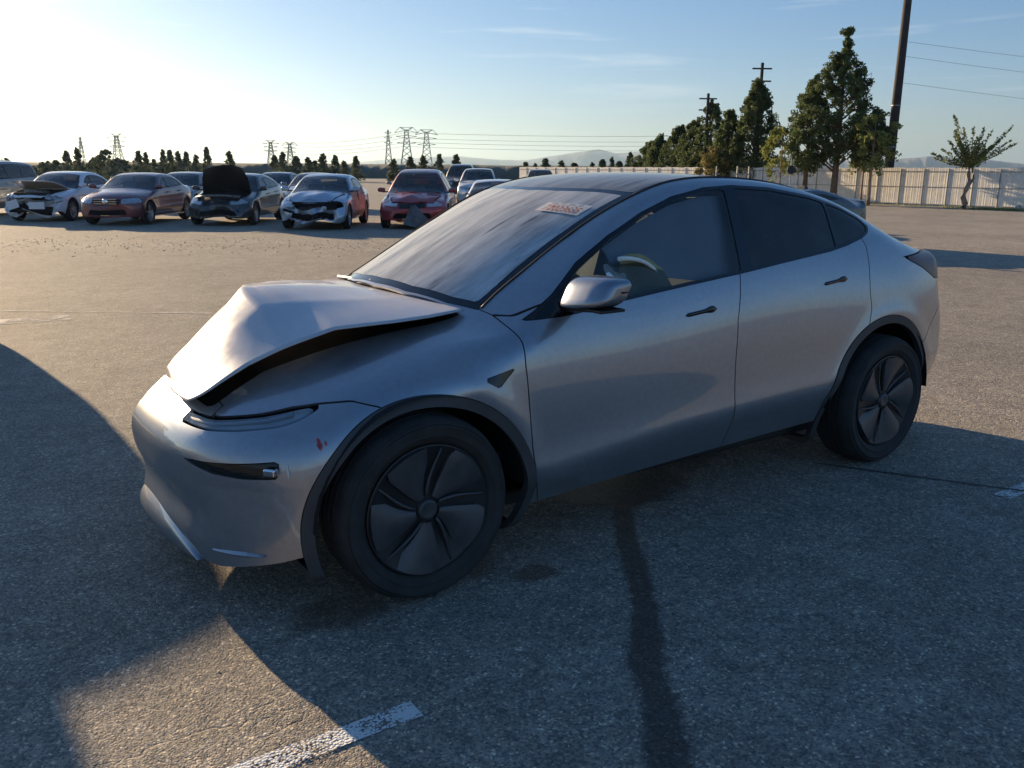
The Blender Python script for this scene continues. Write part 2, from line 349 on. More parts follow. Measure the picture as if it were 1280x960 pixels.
# ---------------------------------------------------------------- shared materials
M={}
M['silver']=paint('silver_paint',(.31,.332,.37),.85,.36,.06,5.0,cior=1.95); M['mirp']=paint('silver_mirror_paint',(.22,.24,.28),.85,.34,.05,1.5,cior=1.95); M['hoodp']=paint('dusty_glare_hood_paint',(.50,.50,.52),.6,.42,.80,1.2,(.66,.63,.62))  # hood copy: dust plus extra paleness imitating sun and sky glare
M['clad']=simple('grey_cladding',(.055,.056,.058),.55,var=.15)
M['black']=simple('black_plastic',(.012,.012,.013),.5,var=.2)
M['matte']=simple('matte_black_void',(.006,.006,.007),.9)
M['rubber']=simple('tyre_rubber',(.032,.031,.030),.78,var=.35,vs=14,bump=.15,bs=90)
M['cover']=simple('wheel_cover_grey',(.085,.086,.09),.38,metal=.35,var=.2,vs=12)
M['coverD']=simple('wheel_cover_dark',(.018,.018,.02),.45,var=.2)
M['alloy']=simple('alloy_silver',(.38,.38,.39),.32,metal=.9,var=.2)
M['chrome']=simple('chrome',(.75,.75,.76),.12,metal=1)
M['gloss']=simple('gloss_black',(.008,.008,.010),.08,spec=.6)
M['ws']=glass('windshield_glass',(.62,.68,.66), .76,True)
M['side']=glass('side_window_glass',(.60,.66,.68),.04)
M['tint']=glass('tinted_rear_glass',(.05,.055,.06),.05)
M['roofg']=glass('roof_glass',(.02,.02,.022),.30,True)
M['lens']=glass('lamp_lens',(.95,.96,.97),.14)
M['foglens']=glass('fog_lamp_lens',(.8,.8,.8),.02)
M['lampin']=simple('lamp_reflector',(.72,.74,.77),.35,metal=.4,var=.08,vs=8)
M['drl']=simple('light_guide',(.75,.77,.8),.3)
M['red_lens']=simple('red_lamp_lens',(.085,.008,.010),.22,spec=.25)
M['cabin']=simple('cabin_trim_dark',(.02,.02,.022),.8,var=.2)
M['seat']=simple('seat_black_vinyl',(.025,.025,.027),.55,var=.2)
M['bag']=simple('airbag_cloth',(.80,.82,.76),.85,var=.12,vs=6,bump=.5,bs=12)
M['bagG']=simple('curtain_airbag_cloth',(.50,.54,.60),.9,var=.08,vs=5,bump=.4,bs=10)
M['bagY']=simple('airbag_olive_cloth',(.30,.31,.17),.85,var=.2,vs=9)
M['paper']=simple('sticker_paper',(.80,.74,.66),.6)
M['ink']=simple('sticker_orange_ink',(.55,.12,.03),.6); M['ink2']=simple('sticker_dark_ink',(.05,.05,.06),.6)
M['redp']=simple('red_paint_transfer',(.42,.06,.06),.55,var=.5,vs=60)
M['metal']=simple('bare_metal',(.25,.24,.23),.45,metal=.8,var=.4,vs=10)
M['mirror']=simple('mirror_glass',(.8,.8,.8),.03,metal=1)

def wheel(parent,x,y,z,R,w,rr,side,style='cover',hi=True,name='wheel',rot=0.,steer=0.):
    """side -1: outer face towards -y.  wheel > tyre, rim, wheel_cover / spoke, hub_cap"""
    wh=bpy.data.objects.new(name,None); COL.objects.link(wh); wh.parent=parent; wh.location=(x,y,z); wh.rotation_euler=(0,0,(math.pi if side>0 else 0)+steer); wh.empty_display_size=.1
    n=72 if hi else 26; h=w/2
    prof=[(rr-.012,-h+.035),(rr,-h+.018),(rr+.018,-h+.004),(rr+.028,-h+.000),(rr+.030,-h-.003),(rr+.034,-h-.003),(rr+.036,-h-.001),(rr+.060,-h-.004),(rr+.062,-h-.007),(rr+.067,-h-.007),(rr+.069,-h-.004),(R-.026,-h+.003),(R-.024,-h+.000),(R-.020,-h+.001),(R-.018,-h+.007),(R-.010,-h+.018),(R-.002,-h+.04)]
    if hi:
        for c in (-.055,-.018,.018,.055): prof+=[(R,c-.008),(R-.008,c-.006),(R-.008,c+.004),(R,c+.006)]
    prof+=[(R-.002,h-.04),(R-.03,h-.004),(rr+.05,h),(rr,h-.02)]
    obj('tyre',*_l(MB().lathe(prof,n)),M['rubber'],wh,smooth=not hi) if not hi else _sm(obj('tyre',*_l(MB().lathe(prof,n)),M['rubber'],wh))
    obj('rim',*_l(MB().lathe([(rr+.004,-h+.016),(rr-.006,-h+.022),(rr-.02,-h+.05),(rr-.03,h-.03),(.05,h-.04),(.0,h-.04)],n)),M['coverD'] if style=='cover' else M['alloy'],wh,smooth=True)
    if style=='cover':
        q=rr/.25
        b=MB().lathe([(.247*q,-h+.012),(.243*q,-h+.008),(.236*q,-h+.012),(.12*q,-h+.040),(.05*q,-h+.034),(0,-h+.032)],n)
        obj('wheel_cover',b.V,b.F,M['coverD'],wh,smooth=True)
        obj('hub_cap',*_l(MB().lathe([(.040*q,-h+.034),(.036*q,-h+.016),(.030*q,-h+.014),(.024*q,-h+.016),(0,-h+.016)],24)),M['cover'],wh,smooth=True)
        nr,na=(12,9) if hi else (4,3)
        for k in range(5):
            a0=rot+2*math.pi*k/5
            def P(i,j,a0=a0):
                r=(.050+(.237-.050)*i)*q; lo=-.12+.34*(1-i)**1.4; wd=math.radians(34+20*i**.7-5*max(0,i-.85)/.15)
                a=a0+lo+wd*j; hh=-h+.030-.020*i-.014*math.sin(math.pi*min(1,j*1.0))**.6*(.35+.65*i)+.020*(1-j)**3*i
                return (r*math.cos(a),hh-.004,r*math.sin(a))
            g=MB().grid(P,nr,na); V=list(g.V);m=len(V);V2=V+[(a,b_+.014,c) for a,b_,c in V]; F=list(g.F)
            edge=[(i*na) for i in range(nr)]+[(nr-1)*na+j for j in range(1,na)]+[i*na+na-1 for i in range(nr-2,-1,-1)]+[j for j in range(na-2,0,-1)]
            F+=[(edge[i],edge[(i+1)%len(edge)],edge[(i+1)%len(edge)]+m,edge[i]+m) for i in range(len(edge))]
            o=obj('cover_blade',V2,F,M['cover'],wh,smooth=True)
            if hi: _sm(o)
            # thin fin in the gap beside each blade
            pts=[]
            for i in np.linspace(0,1,7):
                r=(.052+.18*i)*q; a=a0-.25+.34*(1-i)**1.4-.02; pts.append((r*math.cos(a),-h+.026-.012*i,r*math.sin(a)))
            MB().tube(pts,.0075*q,5,.004*q).build('cover_fin',M['cover'],wh,smooth=True)
    else:
        ns=10 if style=='ten' else 5
        for k in range(ns):
            a=rot+2*math.pi*k/ns; wd=.035 if ns==10 else .06
            g=MB()
            d=Vector((math.cos(a),0,math.sin(a))); t=Vector((-math.sin(a),0,math.cos(a)))
            V=[]
            for r,ww,hh in ((.04,wd*.8,-h+.03),(rr*.6,wd*.5,-h+.035),(rr-.01,wd*.75,-h+.025)):
                for s_ in (-1,1):
                    for e in (0,.03): V.append(d*r+t*ww*s_*.5+Vector((0,hh+e,0)))
            F=[]
            for i in (0,4): F+=[(i,i+4,i+6,i+2),(i,i+1,i+5,i+4),(i+2,i+6,i+7,i+3)]
            obj('spoke',V,F,M['alloy'],wh)
        obj('hub_cap',*_l(MB().lathe([(.05,-h+.04),(.045,-h+.018),(0,-h+.016)],12)),M['alloy'],wh,smooth=True)
    return wh
def _l(b): return b.V,b.F
def _sm(o,a=35):
    me=o.data; me.polygons.foreach_set('use_smooth',[True]*len(me.polygons))
    bm=bmesh.new(); bm.from_mesh(me)
    for e in bm.edges:
        if len(e.link_faces)==2 and e.calc_face_angle(0)>math.radians(a): e.smooth=False
    bm.to_mesh(me); bm.free(); return o
def liner(parent,cx,cz,r,y0,y1,mat):
    """wheel housing: half drum with an inner wall"""
    b=MB();n=20;V=[];F=[]
    for k in range(n+1):
        a=math.radians(2+176*k/n)
        V+=[(cx+r*math.cos(a),y0,cz+r*math.sin(a)),(cx+r*math.cos(a),y1,cz+r*math.sin(a))]
    F=[(2*k,2*k+1,2*k+3,2*k+2) for k in range(n)]; V.append((cx,y1,cz)); F+=[(2*k+1,len(V)-1,2*k+3) for k in range(n)]
    return obj('wheel_liner',V,F,mat,parent,smooth=False)

def _mirror(B,root,sd,P):
    # mirror: shell, dark base blade, glass
    def mir_p(u,v):
        a=math.pi*(u-.5); b=2*math.pi*v; ca,sa=math.cos(a),math.sin(a)
        p=lambda t,e:math.copysign(abs(t)**(e*.78),t)
        x=.075*p(ca,.6)*p(math.cos(b),.75); z=.061*p(ca,.6)*p(math.sin(b),.75); y=.122*p(sa,.62)
        k=(y/.130); z=z*(1-.16*k)+.004*k+ (0 if z<0 else .006); x=x*(1-.12*k)+.028*max(0,k)**2
        if z<-.045: z=-.045-(-.045-z)*.3
        return (.705+x+.50*z,sd*(1.005+y),1.110+z+.010*k)
    mp=MB().grid(mir_p,24,36).build('mirror_shell',M['mirp'],root,smooth=True)
    MB().grid(lambda u,v:(.776+.004*math.cos(6.28*v)*0,sd*(1.005+.10*u*math.cos(2*math.pi*v)),1.108+.045*u*math.sin(2*math.pi*v)),2,24).build('mirror_glass',M['mirror'],mp)
    b=MB(); b.tube([(.69,sd*.80,1.035),(.695,sd*.88,1.046),(.70,sd*.97,1.052),(.705,sd*1.08,1.056)],[.030,.022,.018,.012],8); b.build('mirror_base',M['black'],mp,smooth=True)
    b=MB(); b.box((.705,sd*1.00,1.056),(.125,.235,.012)); b.build('mirror_underside',M['black'],mp,bevel=.004)
    b=MB(); y0=.855
    V_=[];
    for x,z in ((.52,1.0),(.66,1.085),(.70,1.02)):
        h=B.cast(np.array([[x,0,z]]),np.array([[0,sd*1.,0]]),.3,1.2)[0]; V_.append((x,h[1]+sd*.004,z))
    obj('mirror_sail',V_,[(0,1,2)],M['black'],mp)

# ---------------------------------------------------------------- the crashed silver car
GL=[(.50,.995),(.565,1.028),(.662,1.085),(.822,1.200),(1.012,1.305),(1.218,1.394),(1.434,1.463),(1.654,1.502),(1.848,1.512),(2.1,1.500),(2.395,1.459),(2.62,1.402),(2.76,1.345),(2.815,1.295),(2.78,1.262),(2.715,1.240),(2.565,1.208),(2.421,1.186),(2.033,1.148),(1.72,1.114),(1.379,1.081),(.998,1.043),(.737,1.012)]
def hero():
    B=Y
    root=thing('silver_crossover','silver crossover with a buckled raised hood and wheel covers in the middle of the lot','car')
    V,F=surf(B,46,232,190)
    keep=(V.copy(),list(F))
    S=Shell(B,V,F)
    side=lambda X:np.abs(X[:,1])*-1+.45          # only the flanks
    fa=ell(.008,.335,.48,.445); ra=ell(2.845,.36,.48,.474); fi=ell(.008,.335,.437,.402); ri=ell(2.845,.36,.437,.430)
    S.take(None,lambda X:np.maximum(np.minimum(fi(X),ri(X)),side(X)))
    S.take('arch_trim_front',lambda X:np.maximum(fa(X),side(X)),.0015)
    S.take('arch_trim_rear',lambda X:np.maximum(ra(X),side(X)),.0015)
    S.take(None,lambda X:X[:,2]-.262+.070*np.clip((-.47-X[:,0])/.22,0,1)+np.clip(X[:,0]-.5,0,1.9)*-.022)                      # underside, built apart
    hood=polyd([(-.640,-1),(-.640,.30),(-.635,.44),(-.62,.472),(-.581,.473),(-.431,.453),(-.302,.469),(-.164,.49),(.035,.535),(.227,.577),(.338,.602),(.33,.50),(.27,.25),(.25,0),(.25,-1)],(0,1),True)
    S.take('hood_hole',lambda X:np.maximum(hood(X),.70+.0*X[:,0]-X[:,2]+np.clip(-.70-X[:,0],-1,0)*-0),.002)
    ws=polyd([(.2,-1),(.27,.0),(.285,.25),(.345,.5),(.405,.635),(.64,.606),(.86,.592),(1.063,.596),(1.27,.60),(1.24,.45),(1.17,.2),(1.15,0),(1.15,-1)],(0,1),True)
    top=lambda X:.9-X[:,2]
    ws_in=lambda X:ws(X)+.035
    S.take('windshield',lambda X:np.maximum(ws_in(X),top(X)),.001)
    S.take('windshield_border',lambda X:np.maximum(ws(X),top(X)),.001)
    rf=polyd([(1.15,-1),(1.15,0),(1.17,.2),(1.24,.45),(1.27,.585),(1.6,.57),(2.1,.565),(2.5,.555),(2.72,.54),(2.76,0),(2.76,-1)],(0,1),True)
    S.take('roof_glass',lambda X:np.maximum(rf(X),top(X)),.003)
    hg=polyd([(2.84,-1),(2.84,0),(2.83,.50),(3.0,.54),(3.2,.55),(3.38,.53),(3.46,.3),(3.48,0),(3.48,-1)],(0,1),True)
    S.take('hatch_glass',lambda X:np.maximum(hg(X),top(X)),.003)
    g=polyd(GL); flank=lambda X:.50-np.abs(X[:,1])
    panes=lambda X:np.maximum(g(X)+.014,flank(X))
    fp=lambda X:np.maximum(panes(X),np.maximum(.655-X[:,0]+(X[:,2]-1.08)*.2,X[:,0]-(1.80-(X[:,2]-1.1)*.0-.075)-(X[:,2]-1.1)*.12))
    rp=lambda X:np.maximum(panes(X),np.maximum(1.795+(X[:,2]-1.1)*.12-X[:,0],X[:,0]-2.47))
    qp=lambda X:np.maximum(panes(X),2.495-X[:,0])
    S.take('front_pane',fp,.0); S.take('rear_pane',rp,.0); S.take('quarter_pane',qp,.0)
    S.take('window_frame',lambda X:np.maximum(g(X),flank(X)),.001)
    FAR=Shell(B,S.V,list(S.F))     # the far half keeps an unbroken front skin
    # lamps
    hl=polyd([(-.335,.772),(-.42,.758),(-.52,.735),(-.66,.709),(-.79,.692),(-.86,.68),(-.85,.658),(-.77,.666),(-.60,.690),(-.48,.713),(-.40,.740)])
    S.take('headlight',lambda X:np.maximum(hl(X),.37-np.abs(X[:,1])),.003)
    fg=polyd([(-.745,.572),(-.64,.588),(-.518,.606),(-.530,.548),(-.62,.540),(-.69,.543),(-.725,.556)])
    S.take('fog_recess',lambda X:np.maximum(fg(X),.45-np.abs(X[:,1])),.002)
    tl=polyd([(3.05,1.128),(3.4,1.138),(4.0,1.14),(4.0,1.0),(3.60,.965),(3.42,.985),(3.25,1.06)])
    S.take('tail_light',tl,.003)
    vt=polyd([(.250,.808),(.321,.768),(.405,.836),(.33,.822)])
    S.take('fender_vent',lambda X:np.maximum(vt(X),flank(X)),.001)
    # doors
    fd=polyd([(.432,1.01),(.455,.93),(.451,.845),(.458,.735),(.467,.511),(.485,.375),(.525,.267),(.54,.1),(1.648,.1),(1.650,.72),(1.662,.91),(1.712,1.10),(1.725,1.16),(1.0,1.10),(.6,1.05),(.49,1.01)])
    rd=polyd([(1.648,.1),(1.650,.72),(1.662,.91),(1.712,1.10),(1.725,1.16),(2.4,1.25),(2.70,1.26),(2.722,1.2),(2.69,1.05),(2.68,.97),(2.69,.88),(2.657,.78),(2.60,.5),(2.6,.1)])
    S.take('front_door',lambda X:np.maximum(fd(X),flank(X)),.0028)
    S.take('rear_door',lambda X:np.maximum(rd(X),flank(X)),.0028)
    bump=polyd([(-2,-1),(-.02,-1),(-.02,.7),(-.132,.735),(-.161,.757),(-.243,.780),(-.335,.774),(-.42,.762),(-.52,.739),(-.66,.713),(-.69,.80),(-1,.80),(-2,.80)])
    nose=lambda X:np.maximum(X[:,0]+.60,np.abs(X[:,1])-.52)
    S.take('front_bumper',lambda X:np.minimum(bump(X),nose(X)),.0025)
    FAR.take('front_bumper',lambda X:np.minimum(bump(X),nose(X)),.0025)
    S.take('fender',polyd([(-1,.5),(-1,1.3),(.30,1.3),(.405,1.03),(.432,1.01),(.455,.93),(.451,.845),(.458,.735),(.467,.511),(.485,.375),(.525,.267),(.54,.0),(-1,0)]),.0025)
    rb=polyd([(3.15,.1),(3.20,.62),(3.42,.78),(3.62,.955),(4.2,.955),(4.2,.0),(3.15,.0)])
    S.take('rear_bumper',rb,.003)
    S.parts['body_shell']=[(S.V,S.F)]
    P=M['silver']
    def pushed(V):        # the far front corner took the blow: pushed back, in and down
        w=np.clip((V[:,1]-.12)/.55,0,1)**1.2*np.clip((.05-V[:,0])/.6,0,1); zz=np.clip((V[:,2]-.45)/.4,0,1)
        V[:,0]+=.20*w; V[:,2]-=.28*w*zz; V[:,1]-=.10*w*zz; return V
    put(B,'body_shell',S,'body_shell',P,root,2)
    for mir,sd in ((0,-1),(1,1)):
        put(B,'front_fender',S,'fender',P,root,mir,shift=pushed if mir else None)
        d1=put(B,'front_door',S,'front_door',P,root,mir); d2=put(B,'rear_door',S,'rear_door',P,root,mir)
        put(B,'window_frame',S,'window_frame',M['gloss'],root,mir,flange=.02)
        put(B,'front_window',S,'front_pane',M['side'],root,mir,flange=0,off=-.004)
        put(B,'rear_window',S,'rear_pane',M['tint'],root,mir,flange=0,off=-.004)
        put(B,'quarter_window',S,'quarter_pane',M['tint'],root,mir,flange=0,off=-.004)
        if sd<0: hb=put(B,'headlight',S,'headlight',M['lampin'],root,mir,off=-.018,flange=0,shift=pushed)
        if sd<0: put(B,'lens',S,'headlight',M['lens'],hb,mir,off=-.001,flange=.02,shift=pushed)
        if sd<0: q=put(B,'fog_recess',S,'fog_recess',M['gloss'],root,mir,off=-.030,flange=0,shift=pushed)
        if sd<0: put(B,'fog_lens',S,'fog_recess',M['foglens'],q,mir,off=-.004,flange=.02,shift=pushed)
        if sd<0: MB().box((-.550,sd*.835,.578),(.045,.03,.026),Matrix.Rotation(-sd*-.9,3,'Z')).build('fog_reflector',M['chrome'],q,bevel=.006)
        if 0: MB().box((-.640,-.775,.577),(.10,.02,.014),Matrix.Rotation(-sd*-.75,3,'Z')).build('fog_reflector_strip',M['lampin'],q,bevel=.004)
        put(B,'tail_light',S,'tail_light',M['red_lens'],root,mir,flange=.03)
        put(B,'fender_vent',S,'fender_vent',M['gloss'],root,mir,off=-.003)
        put(B,'arch_trim',S,'arch_trim_front',M['clad'],root,mir,off=.005,flange=.03)
        put(B,'arch_trim',S,'arch_trim_rear',M['clad'],root,mir,off=.005,flange=.03)
        liner(root,.008,.335,.445,sd*.945 if False else sd*.93,sd*.58,M['matte']); liner(root,2.845,.36,.46,sd*.93,sd*.58,M['matte'])
        # light guide in the headlight, drawn along the housing
        pts=[]
        for x,z in ((-.695,.686),(-.66,.692),(-.60,.705),(-.52,.720),(-.44,.741)):
            o=np.array([[x,0,z]]);h=B.cast(o,np.array([[0,sd*1.,0]]),.05,1.2)[0]; pts.append((h[0]+.012,h[1]-sd*.012,h[2]))
        if sd<0: MB().tube(pts,.0075,6).build('light_guide',M['drl'],hb,smooth=True)
        # door handles: flush bar with a round thumb end
        for dr,xa,za,xb,zb_ in ((d1,1.335,.955,1.525,.972),(d2,2.31,1.030,2.495,1.047)):
            V=[];n=14;F=[]
            prof=[]
            for k in range(n):
                t=k/(n-1); prof.append((t,.0095+.0085*max(0,1-abs(t-.84)/.2)))
            for t,hw in prof:
                x=xa+(xb-xa)*t; z=za+(zb_-za)*t; y=B.cast(np.array([[x,0,z]]),np.array([[0,sd*1.,0]]),.3,1.2)[0][1]
                e=hw*(0.3 if t in (0,1) else 1)
                V+=[(x,y+sd*.001,z-e),(x,y+sd*.006,z-e*.6),(x,y+sd*.006,z+e*.6),(x,y+sd*.001,z+e)]
            F=[(i*4+j,i*4+j+1,i*4+j+5,i*4+j+4) for i in range(n-1) for j in range(3)]
            obj('door_handle',V,F,M['gloss'],dr,smooth=True)
        if sd<0:
          _mirror(B,root,sd,P)
        # trim line along the roof edge
        pts=[]
        for x,y in ((.42,.640),(.52,.620),(.64,.612),(.86,.598),(1.063,.602),(1.27,.604),(1.6,.577),(2.1,.570),(2.5,.560),(2.72,.545)):
            h=B.cast(np.array([[x,sd*y,.9]]),np.array([[0,0,1.]]),0,.9)[0]; pts.append((x,sd*y,h[2]+.003))
        pp=[np.array(pts)[:,i] for i in range(3)]; tt=np.arange(len(pts)); t2=np.linspace(0,len(pts)-1,40); f=[spl(tt,p)(t2) for p in pp]
        MB().tube(list(zip(*f)),.0048,6).build('roof_edge_trim',M['black'],root,smooth=True)
        wheel(root,0,sd*.825,.352,.354,.245,.256,sd,rot=.35,steer=math.radians(0))
        wheel(root,2.89,sd*.825,.352,.358,.245,.256,sd,rot=.95)
    Vs=[];Fs=[];Ns=[];n=0
    for sh_,mi_ in ((S,0),(FAR,1)):
        for V_,F_ in sh_.parts['front_bumper']:
            v,f,nn=panel_mesh(B,V_,F_,mi_); Vs.append(v);Ns.append(nn);Fs+=[tuple(i+n for i in q) for q in f];n+=len(v)
    obj('front_bumper',pushed(np.vstack(Vs)),Fs,P,root,N=np.vstack(Ns))
    put(B,'rear_bumper',S,'rear_bumper',P,root,2)
    put(B,'windshield',S,'windshield',M['ws'],root,2,flange=0)
    put(B,'windshield_border',S,'windshield_border',M['gloss'],root,2,flange=.01)
    put(B,'roof_glass',S,'roof_glass',M['roofg'],root,2,flange=.01)
    put(B,'hatch_glass',S,'hatch_glass',M['tint'],root,2,flange=.01)
    put(B,'engine_bay',S,'hood_hole',M['black'],root,2,off=-.055,flange=0,shift=pushed)
    # dark inner liner behind every seam, open where there is glass
    Vk,Fk=keep; I=Shell(B,Vk,Fk)
    I.take(None,lambda X:np.maximum(np.minimum(fi(X)-.03,ri(X)-.03),side(X)))
    I.take(None,lambda X:np.maximum(g(X),flank(X))); I.take(None,lambda X:np.maximum(ws(X)+.01,top(X))); I.take(None,lambda X:np.maximum(rf(X)+.01,top(X))); I.take(None,lambda X:np.maximum(hg(X)+.01,top(X)))
    I.take(None,lambda X:np.maximum(hood(X)-.01,.6-X[:,2])); I.take(None,lambda X:X[:,2]-.30-.022*np.clip(X[:,0]-.5,0,1.9)); I.parts['in']=[(I.V,I.F)]
    put(B,'inner_panel',I,'in',M['matte'],root,2,off=-.028,flange=0,shift=pushed)
    # splitter lip under the nose, and the narrow ledge at the bumper corner
    def lip(u,v):
        y=-.50+1.0*u; q=abs(y)/.50; h=.175*max(0,1-q**2.2)**.75+.004; z=.162+h*v+.01*q; x=-.772-.034*math.sin(math.pi*min(1,v*1.15))*(1-.5*q)+.030*v+float(B.noseplan(abs(y)))
        w=min(1,max(0,(y-.12)/.55)); return (x+.2*w,y,z)
    MB().grid(lip,41,9).build('splitter_lip',P,root,smooth=True)
    for sd in (-1,1):
        V=[]
        for i in range(9):
            x=-.70+.125*i/8; th=.010*math.sin(math.pi*(i+.4)/8.8)+.001; z=.262-.010*(8-i)/8
            for dz,o in ((-th,.001),(0,.014),(th,.001)):
                y=B.cast(np.array([[x,0,z+dz]]),np.array([[0,sd*1.,0]]),.05,1.2)[0][1]; V.append((x-(.2*0),y+sd*o,z+dz))
        if sd<0: obj('bumper_ledge',V,[(3*i+j,3*i+j+1,3*i+j+4,3*i+j+3) for i in range(8) for j in range(2)],P,root,smooth=False)
    b=MB(); b.box((1.42,0,.235),(3.2,1.5,.06)); b.box((-.36,0,.265),(.5,1.0,.05)); b.box((3.3,0,.30),(.65,1.25,.06)); b.build('underbody',M['black'],root,bevel=.01,kind='stuff')
    # --- buckled hood
    cols=[-.62,-.3,0,.3,.6]
    rows=[[(.35,1.028),(.2,1.013),(0,1.004),(-.19,.995),(-.377,.940),(-.504,.887),(-.635,.810),(-.700,.760)],
          [(.30,1.045),(.15,1.05),(0,1.058),(-.17,1.064),(-.355,1.052),(-.53,.925),(-.63,.815),(-.700,.752)],
          [(.26,1.052),(.1,1.068),(-.05,1.080),(-.20,1.092),(-.34,1.098),(-.47,.965),(-.57,.835),(-.655,.742)],
          [(.28,1.05),(.1,1.066),(-.02,1.078),(-.12,1.083),(-.245,1.072),(-.39,.925),(-.50,.79),(-.60,.715)],
          [(.35,1.03),(.2,1.02),(.05,1.005),(-.08,.99),(-.22,.965),(-.34,.875),(-.45,.78),(-.56,.70)]]
    ts=np.arange(8); tt=np.linspace(0,7,71)
    kx=[];kz=[]
    for r in rows:
        xs=[p[0] for p in r];zs=[p[1] for p in r]
        kx.append(.6*spl(ts,xs)(tt)+.4*np.interp(tt,ts,xs)); kz.append(.06*spl(ts,zs)(tt)+.94*np.interp(tt,ts,zs))
    kx=np.array(kx);kz=np.array(kz); yy=np.linspace(-.62,.6,49); V=[]
    for i in range(71):
        fx=spl(cols,kx[:,i]);fz=spl(cols,kz[:,i]); t=tt[i]/7
        for y in yy:
            e=abs(y)/.62; yn=y*(1-.26*max(0,t-.25)/.75*(.9 if y<0 else .7)); 
            if t>.88: yn*=1-.10*((t-.88)/.12)**2
            c=.010*math.sin(9*y+5*t)*math.sin(3.1*t)*(1-e**2)+.006*math.sin(23*t+4*y)*(t>.5)*(1-e**4)
            zz_=.15*float(fz(y))+.85*float(np.interp(y,cols,kz[:,i])); V.append((float(fx(y)),yn,zz_+c*.6-.009*abs(math.sin(3.5*y+2.2*t*3+.6))*(1-e**2)*max(0,t-.35)*2))
    nv=49;F=[(i*nv+j,i*nv+j+1,(i+1)*nv+j+1,(i+1)*nv+j) for i in range(70) for j in range(nv-1)]
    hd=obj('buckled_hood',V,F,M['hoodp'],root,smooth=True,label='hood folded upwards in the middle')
    so=hd.modifiers.new('solid','SOLIDIFY'); so.thickness=.005; so.offset=1 if hd.data.polygons[0].normal.z<0 else -1
    # a few things seen through the gap under the hood edge
    # scraped red paint left on the bumper corner
    def patch(x0,x1,z0,z1,nm,mat,off=.0035,n=7,par=None,sh=None):
        V=[]
        for i in range(n):
            for j in range(n):
                u=i/(n-1)-.5;v=j/(n-1)-.5; 
                k=(1-.35*abs(v)*2+.15*math.sin(7*v+3)); x=(x0+x1)/2+(x1-x0)*u*k; z=(z0+z1)/2+(z1-z0)*v*(1-.3*abs(u)*2)
                h=B.cast(np.array([[x,0,z]]),np.array([[0,-1.,0]]),.3,1.3)[0]; V.append((x,h[1]-off,z))
        return obj(nm,V,[(i*n+j,(i+1)*n+j,(i+1)*n+j+1,i*n+j+1) for i in range(n-1) for j in range(n-1)],mat,par,smooth=True)
    patch(-.400,-.384,.640,.682,'red_scrape',M['redp'],par=root); patch(-.376,-.368,.655,.672,'red_scrape',M['redp'],par=root); patch(-.50,-.494,.55,.60,'white_scuff',M['bag'],par=root,n=5)
    # --- cabin
    b=MB(); b.box((.75,0,.93),(.30,1.30,.14)); b.box((.58,0,.90),(.3,1.2,.10)); b.build('dashboard',M['cabin'],root,bevel=.05)
    b=MB(); b.box((1.7,0,.42),(2.6,1.5,.06)); b.build('cabin_floor',M['cabin'],root)
    MB().box((1.35,0,.60),(1.0,.24,.30)).build('centre_console',M['cabin'],root,bevel=.03)
    pts=[(1.0+.06*math.cos(a)*0-.075*math.sin(a)*.4,-.38+.18*math.cos(a),.985+.17*math.sin(a)) for a in np.linspace(0,2*math.pi,33)]
    MB().tube(pts,.015,8,cap=False).build('steering_wheel',M['seat'],root,smooth=True)
    b=MB(); b.tube([(.80,-.38,.93),(.99,-.38,.985)],.035,10); b.box((.985,-.38,.985),(.05,.16,.13)); b.build('steering_column',M['cabin'],root)
    MB().grid(lambda u,v:(.93+.12*math.sin(math.pi*u)*math.sin(math.pi*v),-.38-.17+.34*u,.83+.24*v+.02*math.sin(9*u)),12,12).build('driver_airbag',M['bag'],root,smooth=True)
    MB().box((.90,0,1.02),(.02,.36,.22),Matrix.Rotation(.15,3,'Y')).build('centre_screen',M['gloss'],root,bevel=.006)
    for sy in (-.38,.38):
        b=MB(); b.box((1.42,sy,.62),(.50,.50,.16)); b.build('seat_cushion',M['seat'],root,bevel=.05)
        R=Matrix.Rotation(.30,3,'Y'); b=MB(); b.box((1.76,sy,.95),(.13,.48,.60),R); s_=b.build('seat_backrest',M['seat'],root,bevel=.05)
        b=MB(); b.box((1.87,sy,1.31),(.10,.26,.17),R); b.build('headrest',M['seat'],s_,bevel=.04)
    b=MB(); b.box((2.55,0,.66),(.5,1.2,.16)); b.box((2.85,0,.98),(.14,1.2,.52),Matrix.Rotation(.35,3,'Y')); b.build('rear_bench',M['seat'],root,bevel=.05)
    # deployed airbags behind the near side glass
    def curt(u,v):
        x=1.0+.92*u; zt=float(np.interp(x,[1.0,1.218,1.434,1.654,1.95],[1.25,1.35,1.42,1.46,1.465])); zb_=1.09+.02*math.sin(6*u); z=zb_+(zt-zb_)*v
        y=-(.80-.34*max(0,z-1.1))+.05+.010*math.sin(22*u)*(1-v)+.006*math.sin(9*v+7*u); return (x+(.10*(1-v) if u<.01 else 0),y,z)
    MB().grid(curt,60,14).build('curtain_airbag',M['bagG'],root,smooth=True)
    def sb(u,v):
        a=math.pi*.5*u; r=.05+.19*v; return (1.03+r*1.35*math.sin(a)*1.0+.03*math.sin(7*u), -.79+.035*math.sin(5*v)*u+.03*(1-v),1.02+r*.85*math.cos(a)+.01*math.sin(13*u))
    MB().grid(sb,22,10).build('side_airbag',M['bagY'],root,smooth=True)
    pts=[(1.02+.28*math.sin(a),-.815+.02*a,1.02+.195*math.cos(a)) for a in np.linspace(-.1,1.45,12)]
    MB().tube(pts,.011,6,.006).build('airbag_seam',M['bag'],root,smooth=True)
